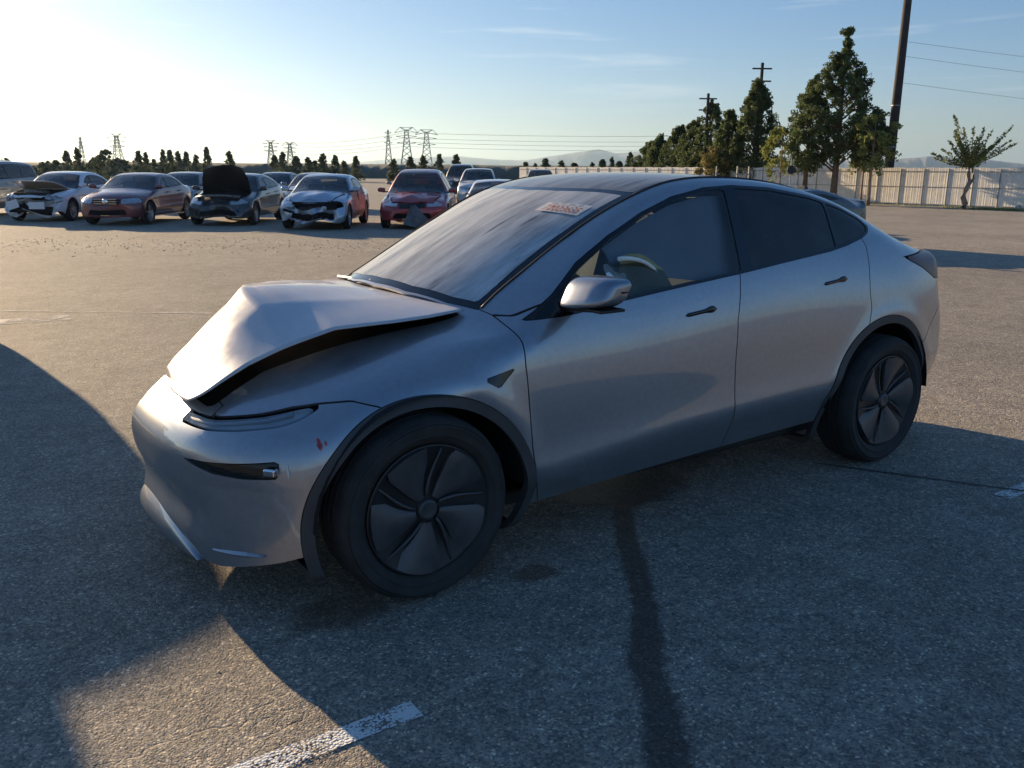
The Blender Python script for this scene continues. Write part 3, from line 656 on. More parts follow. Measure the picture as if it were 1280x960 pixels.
    MB().grid(lambda u,v:(.90+.13*u+.05*v,-.80+.03*math.sin(8*v),1.02+.17*v*(1-.3*u)+.01*math.sin(9*u)),8,10).build('folded_airbag',M['bag'],root,smooth=True)
    # pale folded cloth on the far pillar and grab strips
    MB().grid(lambda u,v:(.56+.07*v+.12*(u-.5)**2,.18-.62*u,1.045+.01*v),10,4).build('dashboard_paper',M['bag'],root,smooth=True); MB().tube([(.72,-.10,1.06),(.75,-.32,1.06)],.008,6).build('dashboard_trim_strip',M['drl'],root)
    MB().tube([(.36,-.50,1.035),(.30,-.2,1.062),(.29,.1,1.072)],.010,6).build('wiper',M['black'],root,smooth=True); MB().tube([(.34,.1,1.06),(.31,.5,1.05)],.010,6).build('wiper',M['black'],root,smooth=True)
    # rear-view mirror
    MB().box((1.02,0,1.36),(.03,.22,.06)).build('rear_view_mirror',M['black'],root,bevel=.012)
    # paper auction sticker on the windshield: a printed row of figures
    C=[Vector(c) for c in ((.931,-.301,1.392),(.995,-.529,1.376),(1.083,-.532,1.416),(1.012,-.301,1.427))]
    def prj(p): 
        h=B.cast(np.array([[p[0],p[1],.9]]),np.array([[0,0,1.]]),0,.9)[0]; return Vector((p[0],p[1],h[2]+.005))
    C=[prj(c) for c in C]
    def bil(u,v): return prj((C[0]*(1-u)+C[1]*u)*(1-v)+(C[3]*(1-u)+C[2]*u)*v)
    st=MB().grid(lambda u,v:tuple(bil(u,v)),9,5).build('windshield_sticker',M['paper'],root,smooth=True)
    def text(s,u0,v0,u1,v1,mat):
        cu=bpy.data.curves.new('print','FONT'); cu.body=s; cu.resolution_u=2; to=bpy.data.objects.new('print_tmp',cu); COL.objects.link(to)
        bpy.context.view_layer.update(); me=to.to_mesh(); P_=[v.co.copy() for v in me.vertices]; Fs=[tuple(p.vertices) for p in me.polygons]; to.to_mesh_clear(); bpy.data.objects.remove(to)
        x0=min(p.x for p in P_);x1=max(p.x for p in P_);y0=min(p.y for p in P_);y1=max(p.y for p in P_)
        V=[]
        for p in P_:
            q=bil(u0+(u1-u0)*(p.x-x0)/(x1-x0),v0+(v1-v0)*(p.y-y0)/(y1-y0)); V.append(q+Vector((-.002,0,.002)))
        obj('printed_number',V,Fs,mat,st)
    text('72023635',.13,.12,.93,.66,M['ink']); text('IIII  III  IIII  III',.15,.78,.85,.92,M['ink2'])
    return root
HERO=hero()
# ---------------------------------------------------------------- ground
def ground_mat():
    m,nt,N,L,b=nodes('asphalt'); b.inputs['Roughness'].default_value=.85; b.inputs['Specular IOR Level'].default_value=.35
    tc=N.new('ShaderNodeTexCoord'); O=tc.outputs['Object']
    def noise(sc,det=5,rough=.6): n=N.new('ShaderNodeTexNoise'); n.inputs['Scale'].default_value=sc; n.inputs['Detail'].default_value=det; n.inputs['Roughness'].default_value=rough; L.new(O,n.inputs['Vector']); return n.outputs[0]
    def mr(i,a,b_,c,d): n=N.new('ShaderNodeMapRange'); n.inputs[1].default_value=a;n.inputs[2].default_value=b_;n.inputs[3].default_value=c;n.inputs[4].default_value=d; L.new(i,n.inputs[0]); return n.outputs[0]
    def mul(a,b_,op='MULTIPLY'):
        n=N.new('ShaderNodeMath'); n.operation=op
        for i,v in enumerate((a,b_)):
            if isinstance(v,(int,float)): n.inputs[i].default_value=v
            else: L.new(v,n.inputs[i])
        return n.outputs[0]
    vo=N.new('ShaderNodeTexVoronoi'); vo.inputs['Scale'].default_value=120; L.new(O,vo.inputs['Vector'])
    v2=N.new('ShaderNodeTexVoronoi'); v2.inputs['Scale'].default_value=260; L.new(O,v2.inputs['Vector'])
    sp=N.new('ShaderNodeSeparateColor'); L.new(vo.outputs['Color'],sp.inputs[0]); stone=sp.outputs[0]
    sp2=N.new('ShaderNodeSeparateColor'); L.new(v2.outputs['Color'],sp2.inputs[0])
    big=noise(.35,6,.6); mid=noise(2.3,6,.65); fine=noise(30,4,.7)
    v=mul(mr(stone,0,1,.52,1.45),mr(sp2.outputs[1],0,1,.8,1.2)); v=mul(v,mr(mid,.3,.7,.82,1.16)); v=mul(v,mr(big,.3,.7,.85,1.12)); v=mul(v,mr(fine,.3,.7,.72,1.28)); v=mul(v,mr(noise(8,5,.7),.35,.65,.85,1.15))
    light=mr(stone,.93,.97,0,1)      # pale stones here and there
    v=mul(v,mr(light,0,1,1,1.6))
    # dark fluid trail from under the car towards the viewer, and damp patches
    sx=N.new('ShaderNodeSeparateXYZ'); L.new(O,sx.inputs[0]); X,Yc=sx.outputs[0],sx.outputs[1]
    t=mul(mul(Yc,-.42,'SUBTRACT'),-1.75,'DIVIDE')                      # 0 at the sill, 1 nearest the viewer
    cx=mul(mul(t,-1.40),1.42,'ADD'); wob=mr(noise(1.3,3),.3,.7,-.035,.035); dx=mul(mul(mul(X,cx,'SUBTRACT'),wob,'ADD'),.78)
    wd=mul(mr(t,0,1,.040,.066),mr(noise(22,6,.8),.3,.7,.55,1.4)); e=mul(mul(dx,0,'ADD'),wd,'DIVIDE'); ab=N.new('ShaderNodeMath'); ab.operation='ABSOLUTE'; L.new(e,ab.inputs[0])
    st=mr(ab.outputs[0],.75,1.25,1,0); st=mul(st,mr(t,-.25,-.05,0,1))
    def blob(x,y,r,s=1.,ex=1.6):
        q=N.new('ShaderNodeVectorMath'); q.operation='SUBTRACT'; q.inputs[1].default_value=(x,y,0); L.new(O,q.inputs[0]); sc=N.new('ShaderNodeVectorMath'); sc.operation='MULTIPLY'; sc.inputs[1].default_value=(1/ex,1,1); L.new(q.outputs[0],sc.inputs[0])
        l=N.new('ShaderNodeVectorMath'); l.operation='LENGTH'; L.new(sc.outputs[0],l.inputs[0]); return mr(mul(l.outputs['Value'],mr(noise(5,5),.3,.7,.6,1.4)),r*.6,r,s,0)
    stn=st
    for a in ((1.35,-.45,.28),(.2,-.75,.16,.7),(-.35,-.85,.14,.8),(.45,-1.0,.07,.9),(1.9,-.2,.3,.7)): stn=mul(stn,blob(*a),'MAXIMUM')
    v=mul(v,mr(stn,0,1,1,.30))
    # paler dusty dirt beyond the asphalt: in front of the parked row and by the fence
    d1=mul(mul(X,.57),mul(Yc,.82),'ADD'); d1=mul(d1,mr(noise(.5,5),.3,.7,-1.2,1.2),'ADD'); dirt=mr(d1,10.5,15.5,0,1)
    cA=N.new('ShaderNodeCombineColor'); 
    mx=N.new('ShaderNodeMix'); mx.data_type='RGBA'; mx.inputs[6].default_value=(.285,.248,.200,1); mx.inputs[7].default_value=(.325,.282,.225,1); L.new(dirt,mx.inputs[0])
    hs=N.new('ShaderNodeHueSaturation'); L.new(mx.outputs[2],hs.inputs['Color']); L.new(v,hs.inputs['Value']); hs.inputs['Saturation'].default_value=1; L.new(mr(stone,0,1,.5,1.3),hs.inputs['Saturation'])
    L.new(hs.outputs[0],b.inputs['Base Color']); L.new(mr(stn,0,1,.85,.45),b.inputs['Roughness'])
    hgt=mul(mul(mr(vo.outputs['Distance'],0,.6,1,0),.55),mul(mr(v2.outputs['Distance'],0,.6,1,0),.25),'ADD'); hgt=mul(hgt,mul(noise(14,6,.7),1.3),'ADD'); hgt=mul(hgt,mul(mid,2.2),'ADD')
    cr=N.new('ShaderNodeTexVoronoi'); cr.feature='DISTANCE_TO_EDGE'; cr.inputs['Scale'].default_value=.45; 
    wp=N.new('ShaderNodeVectorMath'); wp.operation='ADD'; nn=N.new('ShaderNodeTexNoise'); nn.inputs['Scale'].default_value=2.5; nn.inputs['Detail'].default_value=5; L.new(O,nn.inputs['Vector']); L.new(O,wp.inputs[0]); L.new(nn.outputs['Color'],wp.inputs[1]); L.new(wp.outputs[0],cr.inputs['Vector'])
    hgt=mul(hgt,mr(cr.outputs[0],0,.005,-.5,0),'ADD')
    bp=N.new('ShaderNodeBump'); bp.inputs['Strength'].default_value=.85; bp.inputs['Distance'].default_value=.0085; L.new(hgt,bp.inputs['Height']); L.new(bp.outputs[0],b.inputs['Normal'])
    return m
GM=ground_mat()
xs=[-4000,-400,-60,60,400,4000]; ys=[-4000,-400,-60,60,400,4000]
V=[(x,y,0) for x in xs for y in ys]; F=[(i*6+j,(i+1)*6+j,(i+1)*6+j+1,i*6+j+1) for i in range(5) for j in range(5)]
obj('ground',V,F,GM,kind='structure')
# ---------------------------------------------------------------- painted lines
def worn(name,col,cov=.45,sc=9,rough=.8):
    m,nt,N,L,b=nodes(name); b.inputs['Base Color'].default_value=(*col,1); b.inputs['Roughness'].default_value=rough
    tc=N.new('ShaderNodeTexCoord'); a=N.new('ShaderNodeTexNoise'); a.inputs['Scale'].default_value=sc; a.inputs['Detail'].default_value=8; a.inputs['Roughness'].default_value=.75; L.new(tc.outputs['Object'],a.inputs['Vector'])
    v=N.new('ShaderNodeTexVoronoi'); v.inputs['Scale'].default_value=110; L.new(tc.outputs['Object'],v.inputs['Vector'])
    ad=N.new('ShaderNodeMath'); ad.operation='MULTIPLY_ADD'; ad.inputs[1].default_value=-.35; L.new(v.outputs['Distance'],ad.inputs[0]); L.new(a.outputs[0],ad.inputs[2])
    r=N.new('ShaderNodeMapRange'); r.inputs[1].default_value=cov-.05; r.inputs[2].default_value=cov+.03; L.new(ad.outputs[0],r.inputs[0]); L.new(r.outputs[0],b.inputs['Alpha'])
    bp=N.new('ShaderNodeBump'); bp.inputs['Strength'].default_value=.7; bp.inputs['Distance'].default_value=.006; L.new(v.outputs['Distance'],bp.inputs['Height']); bp.invert=True; L.new(bp.outputs[0],b.inputs['Normal'])
    return m
WL=worn('worn_white_line_paint',(.72,.71,.68),.26); WL2=worn('faded_white_line_paint',(.62,.58,.52),.33,5); RL=worn('faded_red_line_paint',(.42,.12,.10),.50,7)
def strip(name,pts,w,m,z=.004):
    V=[];n=len(pts)
    for i,(x,y) in enumerate(pts):
        a=Vector(pts[max(i-1,0)]);b=Vector(pts[min(i+1,n-1)]);d=(b-a).normalized(); q=Vector((-d.y,d.x))*w/2*(1+.06*math.sin(5*i)); V+=[(x+q.x,y+q.y,z),(x-q.x,y-q.y,z)]
    return obj(name,V,[(2*i,2*i+1,2*i+3,2*i+2) for i in range(n-1)],m,kind='structure')
def seg(a,b,n=12): return [(a[0]+(b[0]-a[0])*i/n,a[1]+(b[1]-a[1])*i/n) for i in range(n+1)]
strip('parking_line',seg((-2.6,-1.50),(-.385,-1.525)),.088,WL)
strip('parking_line',seg((2.90,-1.615),(5.2,-1.60)),.085,WL)
strip('parking_line',seg((-6.5,12.0),(2.2,5.55),20),.06,WL2)
strip('parking_line',seg((-2.2,6.95),(-.05,6.75)),.35,WL2)
strip('red_line',seg((4.35,-.05),(5.15,-1.7),14),.16,RL)
strip('tar_seam',seg((2.55,-.75),(3.35,-2.1),14),.018,simple('tar_seam',(.05,.048,.045),.7,var=.4,vs=20))
# ---------------------------------------------------------------- other cars
def gbody(H=1.45,L0=.95,wb=2.78,tailx=3.75,W=.90,kind='sedan'):
    h=H
    if kind=='sedan': T=([-1.2,-.95,-.7,-.35,0,.30,.55,.85,1.15,1.5,1.9,2.3,2.65,2.95,3.2,3.5,3.8,4.2],[.55,.70,.82,.905,.95,1.0,1.10,h-.20,h-.085,h-.01,h,h-.035,h-.135,h-.27,1.10,1.075,1.04,1.0]); zb=([-1,.3,1.5,2.7,3.8],[.90,.95,.99,1.03,1.05]); tumb=([0,.1,.25,.45],[0,.045,.12,.235])
    elif kind=='fast': T=([-1.2,-.9,-.65,-.3,0,.30,.6,.9,1.2,1.5,1.9,2.3,2.65,2.95,3.25,3.6,3.9,4.2],[.50,.66,.78,.865,.91,.98,1.12,h-.17,h-.06,h-.01,h,h-.045,h-.115,h-.20,h-.30,1.04,.99,.95]); zb=([-1,.3,1.5,2.7,3.8],[.86,.92,.97,1.02,1.03]); tumb=([0,.1,.25,.45],[0,.05,.13,.24])
    elif kind=='suv': T=([-1.2,-.9,-.7,-.35,0,.25,.5,.8,1.1,1.5,2.0,2.6,3.1,3.4,3.7,4.2],[.70,.86,.97,1.04,1.08,1.13,1.26,h-.19,h-.06,h-.01,h,h-.01,h-.04,h-.08,h-.16,h-.35]); zb=([-1,.3,1.5,2.7,3.8],[1.0,1.06,1.09,1.12,1.15]); tumb=([0,.1,.3,.6],[0,.035,.11,.26])
    s_=wb/2.78
    B=Body(T0=([x*(s_ if x>0 else L0/.95) for x in T[0]],T[1]),zb=([x*s_ for x in zb[0]],zb[1]),ins=([-1,1,2.8,4],[0,.0,.03,.09]),
      W=([-1.1,-.6,-.1,.6,2.0,2.9,3.4,tailx,tailx+.3],[W-.06,W-.03,W-.005,W,W,W-.002,W-.03,W-.10,W-.2]),zc=([-1,4],[.42,.48]),
      D=([-.2,0,.12,.25,.40,.55,.68,.80,.9,1,1.2],[0,0,-.009,-.0155,-.019,-.022,-.022,-.040,-.05,-.07,-.15]),Dk=1.,tumb=tumb,
      nose=([.1,.2,.3,.45,.6,.7,.8,.95,1.1],[-L0+.1,-L0+.02,-L0,-L0-.01,-L0,-L0+.03,-L0+.09,-L0+.2,-L0+.4]),
      noseplan=([0,.2,.4,.6,.75,.85,.93,1.0],[0,.006,.03,.09,.19,.29,.42,.6]),
      tail=([.15,.3,.5,.65,.8,.95,1.05,1.15,1.4,1.8],[tailx-.2,tailx-.06,tailx,tailx,tailx-.02,tailx-.04,tailx-.06,tailx-.10]+([tailx-.22,tailx-.5] if kind!='fast' else [tailx-.5,tailx-.9])),
      tailplan=([0,.3,.5,.65,.78,.88,1.0],[0,.02,.06,.12,.22,.36,.62]),
      tuck=.4,flare=.012,ar=.40,wr=.33,wb=wb,wrapF=.40,wrapR=.12 if kind!='suv' else .04,wx=1.7,crown=.045,kx=[-1,.1,.5,2.6,3.6],kv=[.14,.12,.06,.07,.10],kr=.08,zbot=.19)
    B.L0=L0;B.tailx=tailx;B.H=H;B.kind=kind;B.hw=W; return B
def gshell(B,nf=18,nm=96,nv=84):
    V,F=surf(B,nf,nm,nv,-.25,B.tailx-.65,.60); S=Shell(B,V,F); wb=B.wb
    flank=lambda X:.45-np.abs(X[:,1])
    def ftop(X): T=B.T0(X[:,0]-B.wrapF*X[:,1]**2*np.clip((B.wx-X[:,0])/.8,0,1)+B.wrapR*X[:,1]**2*np.clip((X[:,0]-B.wx)/1.2,0,1))-B.crown*(np.abs(X[:,1])/.7)**2.4; return (T-X[:,2])*B.tk(X[:,0])
    def fside(X): g=X[:,2]-B.zb(X[:,0]); up=B.W(X[:,0])+B.D(1.0)-B.ins(X[:,0])-B.tumb(g); return up-np.abs(X[:,1])
    S.take(None,lambda X:np.maximum(np.minimum(ell(0,.32,.375,.375)(X),ell(wb,.32,.375,.375)(X)),flank(X)))
    S.take(None,lambda X:X[:,2]-.23)
    xc=.36*wb/2.78
    hood=polyd([(-B.L0+.16,-1),(-B.L0+.16,.30),(-B.L0+.26,.56),(-.2,.66),(.25,.70),(xc+.06,.68),(xc-.06,.4),(xc-.10,0),(xc-.1,-1)],(0,1),True)
    S.take('hood',lambda X:np.maximum(np.maximum(hood(X),fside(X)*0-.0+.62-X[:,2]),-9+X[:,0]*0),.004)
    belt=lambda X:B.zb(X[:,0])+.03-X[:,2]
    xw=1.25*wb/2.78
    S.take('windshield',lambda X:np.maximum.reduce([xc-.04+.25*X[:,1]**2-X[:,0],X[:,0]-xw,.055-fside(X),belt(X)-.05,ftop(X)-.03]),.0)
    if B.kind=='suv': S.take('rear_glass',lambda X:np.maximum.reduce([B.tailx-.75-X[:,0],1.12-X[:,2],X[:,2]-B.H+.13,.09-fside(X)]),.0)
    else: S.take('rear_glass',lambda X:np.maximum.reduce([2.38*wb/2.78-X[:,0],X[:,0]-3.12*wb/2.78,.07-fside(X),ftop(X)-.03,B.zb(X[:,0])-.02-X[:,2]]),.0)
    xe=3.05*wb/2.78 if B.kind!='suv' else B.tailx-.35
    gl=lambda X:np.maximum.reduce([belt(X),.075-ftop(X),flank(X),xc+.12-X[:,0],X[:,0]-xe+(X[:,2]-B.zb(X[:,0]))*(.5 if B.kind!='suv' else .25),fside(X)-.03])
    xb=1.50*wb/2.78; xr=2.42*wb/2.78
    S.take('front_pane',lambda X:np.maximum(gl(X)+.018,X[:,0]-xb)); S.take('rear_pane',lambda X:np.maximum.reduce([gl(X)+.018,xb+.08-X[:,0],X[:,0]-xr])); S.take('quarter_pane',lambda X:np.maximum(gl(X)+.018,xr+.04-X[:,0]))
    S.take('window_frame',gl,.0)
    zl=.66 if B.kind!='suv' else .78
    S.take('headlight',lambda X:np.maximum.reduce([np.abs(X[:,2]-zl-.12*(X[:,0]+B.L0)*.8)-.065,X[:,0]+B.L0-.42,.40-np.abs(X[:,1])]),.004)
    S.take('tail_light',lambda X:np.maximum.reduce([np.abs(X[:,2]-.90)-.075,B.tailx-.38-X[:,0],.42-np.abs(X[:,1])]),.004)
    S.take('grille',lambda X:np.maximum.reduce([np.abs(X[:,2]-zl+.02)-.07,X[:,0]+B.L0-.2,np.abs(X[:,1])-.36]),.004)
    S.take('lower_intake',lambda X:np.maximum.reduce([np.abs(X[:,2]-.36)-.07,X[:,0]+B.L0-.25,np.abs(X[:,1])-.50+ (X[:,2]-.36)*.5]),.004)
    S.take('front_door',lambda X:np.maximum.reduce([.46*wb/2.78-X[:,0],X[:,0]-xb-.04,X[:,2]-B.zb(X[:,0])-.028,.29-X[:,2],flank(X)]),.004)
    S.take('rear_door',lambda X:np.maximum.reduce([xb+.04-X[:,0],X[:,0]-xr-.12+np.clip(.72-X[:,2],0,1)*.6,X[:,2]-B.zb(X[:,0])-.028,.29-X[:,2],flank(X)]),.004)
    S.take('front_bumper',lambda X:np.maximum(X[:,0]+.44-.0*X[:,2],X[:,2]-zl-.05),.004)
    S.take('rear_bumper',lambda X:np.maximum(B.tailx-.55-X[:,0],X[:,2]-.72),.004)
    S.parts['body_shell']=[(S.V,S.F)]; return S
GS={}
def gcar(name,label,key,mat,loc,rz,cat='car',group=None,style='five',wr=None,dents={},xform={},panel=None,skip=(),hoodup=None,tintside=False,rack=False,seats=True,allt=False):
    if key not in GS:
        B=gbody(**GT[key]); GS[key]=(B,gshell(B))
    B,S=GS[key]; root=thing(name,label,cat,loc,rz,group); pm=panel or {}
    c=lambda k:pm.get(k,mat); d=lambda k:dents.get(k,dents.get('*'))
    for k,nm in (('body_shell','body_shell'),('front_bumper','front_bumper'),('rear_bumper','rear_bumper')):
        if nm not in skip: put(B,nm,S,k,c(nm),root,2,dent=d(nm),flange=.02)
    if 'hood' not in skip: put(B,'hood',S,'hood',c('hood'),root,2,dent=hoodup or d('hood'),flange=.03)
    put(B,'engine_bay',S,'hood',M['matte'],root,2,off=-.07,flange=0)
    put(B,'windshield',S,'windshield',M['gws'],root,2,flange=0,off=-.003); put(B,'rear_window',S,'rear_glass',M['tint'],root,2,flange=0,off=-.003)
    if 'grille' not in skip: put(B,'grille',S,'grille',M['black'],root,2,off=-.012,flange=0,dent=d('front_bumper')); 
    put(B,'lower_intake',S,'lower_intake',M['matte'],root,2,off=-.012,flange=0,dent=d('front_bumper'))
    for mi,sd in ((0,-1),(1,1)):
        for k in ('front_door','rear_door'):
            o=put(B,k,S,k,c(k if mi==0 else 'x'),root,mi,flange=.01,dent=d(k) if mi==0 else None)
            hx=(1.38 if k=='front_door' else 2.3)*B.wb/2.78
            MB().box((hx,sd*(B.hw-.005),float(B.zb(hx))-.10),(.17,.03,.022)).build('door_handle',c(k if mi==0 else 'x'),o)
        sg=M['tint'] if tintside else M['gside']
        put(B,'front_window',S,'front_pane',M['tint'] if allt else M['gside'],root,mi,flange=0,off=-.003); put(B,'rear_side_window',S,'rear_pane',sg,root,mi,flange=0,off=-.003); put(B,'quarter_window',S,'quarter_pane',sg,root,mi,flange=0,off=-.003)
        put(B,'window_frame',S,'window_frame',M['black'],root,mi,flange=.0)
        if not('headlight_left' in skip and sd<0): put(B,'headlight',S,'headlight',M['glamp'],root,mi,flange=.02,dent=d('headlight'))
        put(B,'tail_light',S,'tail_light',M['red_lens'],root,mi,flange=.02)
        x0=.55*B.wb/2.78; zb=float(B.zb(x0))
        def mp(u,v,sd=sd,x0=x0,zb=zb):
            a=math.pi*(u-.5);b=2*math.pi*v; q=lambda t,e:math.copysign(abs(t)**e,t); return (x0+.07*q(math.cos(a),.6)*q(math.cos(b),.7),sd*(B.hw+.06+.11*q(math.sin(a),.7)),zb+.09+.065*q(math.cos(a),.6)*q(math.sin(b),.7))
        mo=MB().grid(mp,9,12).build('side_mirror',c('mirror'),root,smooth=True); MB().box((x0+.02,sd*(B.hw-.05),zb+.035),(.08,.14,.035)).build('mirror_arm',M['black'],mo)
        R=wr or .33
        for x in (0,B.wb):
            wheel(root,x,sd*(B.hw-.125),R,R,.21,R*.68,sd,style=style,hi=False,rot=.3+x)
            liner(root,x,.32,.36,sd*(B.hw-.02),sd*.5,M['matte'])
    # cabin seen through the glass
    b=MB(); b.box((xm(B,.62),0,.88),(.35,1.3,.16)).build('dashboard',M['cabin'],root)
    if seats:
        for sy in (-.36,.36):
            R_=Matrix.Rotation(.3,3,'Y'); s_=MB().box((xm(B,1.62),sy,.86),(.14,.46,.62),R_).build('front_seat',M['gseat'],root,bevel=.04); MB().box((xm(B,1.74),sy,1.22),(.1,.25,.17),R_).build('headrest',M['gseat'],s_,bevel=.03)
        MB().box((xm(B,2.6),0,.86),(.16,1.2,.6),Matrix.Rotation(.35,3,'Y')).build('rear_seat',M['gseat'],root,bevel=.05)
    MB().box((xm(B,1.6),0,.36),(B.wb+.6,1.5,.20)).build('floor_pan',M['matte'],root)
    MB().box((-B.L0+.35,0,.36),(.4,1.2,.16)).build('undertray',M['matte'],root)
    return root,B
def xm(B,x): return x*B.wb/2.78
M['gws']=glass('car_windshield_glass',(.55,.60,.58),.10); M['gside']=glass('car_side_glass',(.60,.66,.66),.06)
M['glamp']=simple('headlamp_unit',(.42,.44,.46),.15,metal=.3,coat=1,var=.4,vs=25); M['gseat']=simple('seat_grey_cloth',(.07,.07,.075),.8,var=.2)
M['p_white']=paint('white_paint',(.80,.81,.82),.0,.4,.10); M['p_wine']=paint('dark_red_paint',(.17,.018,.024),.3,.35,.10); M['p_black']=paint('black_paint',(.014,.014,.017),.2,.35,.14)
M['p_blue']=paint('silver_blue_paint',(.42,.50,.60),.7,.4,.14); M['p_red']=paint('red_paint',(.36,.014,.020),.3,.32,.08); M['p_grey']=paint('grey_paint',(.20,.21,.22),.6,.4,.16); M['p_navy']=paint('dark_blue_paint',(.025,.035,.06),.4,.35,.12)
M['p_scar']=simple('scraped_panel',(.34,.20,.18),.55,metal=.3,var=.6,vs=5)
GT=dict(sedan=dict(H=1.45,L0=.95,wb=2.78,tailx=3.82,W=.91,kind='sedan'),lux=dict(H=1.43,L0=.84,wb=2.87,tailx=3.82,W=.91,kind='sedan'),fast=dict(H=1.44,L0=.84,wb=2.88,tailx=3.85,W=.925,kind='fast'),
  flat=dict(H=1.27,L0=.9,wb=2.78,tailx=3.75,W=.91,kind='fast'),low=dict(H=1.34,L0=.9,wb=2.78,tailx=3.75,W=.91,kind='fast'),cross=dict(H=1.60,L0=.86,wb=2.88,tailx=3.86,W=.95,kind='fast'),suv=dict(H=1.68,L0=.92,wb=2.66,tailx=3.62,W=.92,kind='suv'),big=dict(H=1.82,L0=.95,wb=2.95,tailx=3.95,W=.98,kind='suv'))
PHI=math.radians(55)
def org(wx,wy,hw=.80,rz=PHI):            # origin from the ground point under the front left wheel
    return (wx-math.sin(rz)*hw,wy+math.cos(rz)*hw,0)
def crush(amp,xr,fr=9,seed=0,z=.6):
    r=np.random.default_rng(seed); ph=r.uniform(0,6,9)
    def f(V):
        w=np.clip((xr-V[:,0])/.5,0,1)
        n=np.sin(V[:,1]*fr+ph[0]+3*V[:,2])*np.sin(V[:,2]*fr*1.3+ph[1])+.6*np.sin(V[:,1]*fr*2.3+ph[2])*np.sin(V[:,0]*fr*1.7+ph[3])
        V[:,0]+=w*amp*(.9+.7*n); V[:,2]+=w*amp*.45*np.sin(V[:,1]*fr*.8+ph[4]); V[:,1]+=w*amp*.3*np.sin(V[:,2]*fr*1.5+ph[5]); return V
    return f
ROW='wrecked cars parked in the row behind'
# --- the row, from the left
o,B=gcar('silver_minivan','pale minivan at the far left end of the row, behind the crushed white sedan','suv',M['p_grey'],org(.9,29.2),PHI,'van',ROW)
o.scale=(1.08,1.05,1.06)
def hood_up(ang,hx,hz,amp,seed):
    r=np.random.default_rng(seed);p=r.uniform(0,6,4)
    def f(V):
        x=V[:,0]-hx;z=V[:,2]-hz;c,s=math.cos(ang),math.sin(ang); V[:,0]=hx+x*c-z*s*-1*-1; V[:,2]=hz-x*s*1+z*c
        V[:,0]+=amp*np.sin(V[:,1]*6+p[0])*np.sin(V[:,2]*5+p[1]); V[:,2]+=amp*.8*np.sin(V[:,1]*4+p[2]); V[:,1]+=amp*.5*np.sin(V[:,2]*7+p[3]); return V
    return f
def hood_bow(h,x0,x1,seed):
    def f(V):
        t=np.clip((V[:,0]-x0)/(x1-x0),0,1); V[:,2]+=h*np.sin(math.pi*t**1.2)*(1-.3*V[:,1]**2)+.02*np.sin(9*V[:,1]+seed)*np.sin(7*V[:,0]); V[:,0]+=.10*(1-t)*np.clip(1-t,0,1); return V
    return f
cw=crush(.26,-.35,8,3)
o,B=gcar('crushed_sedan','white sedan with smashed-in front and bent hood at the left end of the row','sedan',M['p_white'],org(2.96,25.98),PHI,'car',ROW,style='ten',
   dents={'front_bumper':cw,'headlight':crush(.2,-.3,8,4)},hoodup=hood_up(.42,.25,.98,.05,2),skip=('grille',))
b=MB(); b.tube([(-.60,-.62,.60),(-.70,-.3,.57),(-.72,.1,.60),(-.62,.6,.64)],.06,8); b.build('bumper_beam',M['metal'],o,smooth=True)
MB().box((-.42,.0,.66),(.10,1.15,.36),Matrix.Rotation(.1,3,'Z')).build('radiator',M['black'],o); MB().box((-.05,.05,.80),(.5,.7,.22),Matrix.Rotation(.15,3,'X')).build('engine_cover',M['metal'],o,bevel=.03)
MB().box((-.92,-.28,.48),(.03,.42,.20),Matrix.Rotation(.2,3,'Z')).build('torn_bumper_piece',M['p_white'],o); MB().box((-.86,.45,.50),(.03,.34,.24),Matrix.Rotation(-.3,3,'X')).build('torn_bumper_piece',M['p_white'],o)
o,B=gcar('dark_red_sedan','dark red sedan with a barred grille beside the open-hooded black car','lux',M['p_wine'],org(4.52,23.15),PHI,'car',ROW,style='five',dents={'front_bumper':crush(.05,-.5,6,9)})
for z in (.60,.66,.72): MB().box((-.845,0,z),(.03,.62,.016)).build('grille_bar',M['chrome'],o)
b=MB(); b.lathe([(.0,-.01),(.075,-.01),(.085,0),(.075,.008),(0,.008)],20); 
rg=obj('grille_badge',[( -.87+v[1],v[0],v[2]+.66) for v in b.V],b.F,M['chrome'],o,smooth=True)
MB().box((-.02,-.918,.24),(2.2,.02,.03)).build('sill_trim',M['chrome'],o).location=(1.4,0,0)
gcar('silver_wagon','grey sedan parked directly behind the dark red one, only roof and windows showing','fast',M['p_grey'],org(7.6,29.6),PHI,'car',ROW)
o,B=gcar('black_sedan_open_hood','black sedan with its crumpled hood standing open','fast',M['p_black'],org(7.05,21.64),PHI,'car',ROW,hoodup=hood_up(1.02,.28,.97,.035,5),dents={'front_bumper':crush(.10,-.45,7,12),'headlight':crush(.08,-.45,7,12)},panel={'hood':M['black']})
MB().tube([(-.55,-.62,.80),(-.62,-.2,.84),(-.62,.3,.83),(-.5,.62,.78)],.03,6).build('front_crossmember',M['metal'],o,smooth=True)
MB().box((-.1,-.1,.74),(.6,.8,.2)).build('front_trunk_tub',M['black'],o,bevel=.05)
cc=crush(.11,-.40,9,21)
o,B=gcar('silver_blue_sedan','silver blue sedan with a torn front bumper and scraped red doors','sedan',M['p_blue'],org(8.66,18.78),PHI,'car',ROW,style='ten',skip=('headlight_left',),
   dents={'front_bumper':cc,'front_door':crush(-.04,3,7,5),'rear_door':crush(-.03,4,8,6)},hoodup=hood_bow(.05,-.8,.3,1),panel={'front_door':M['p_scar'],'rear_door':M['p_scar']})
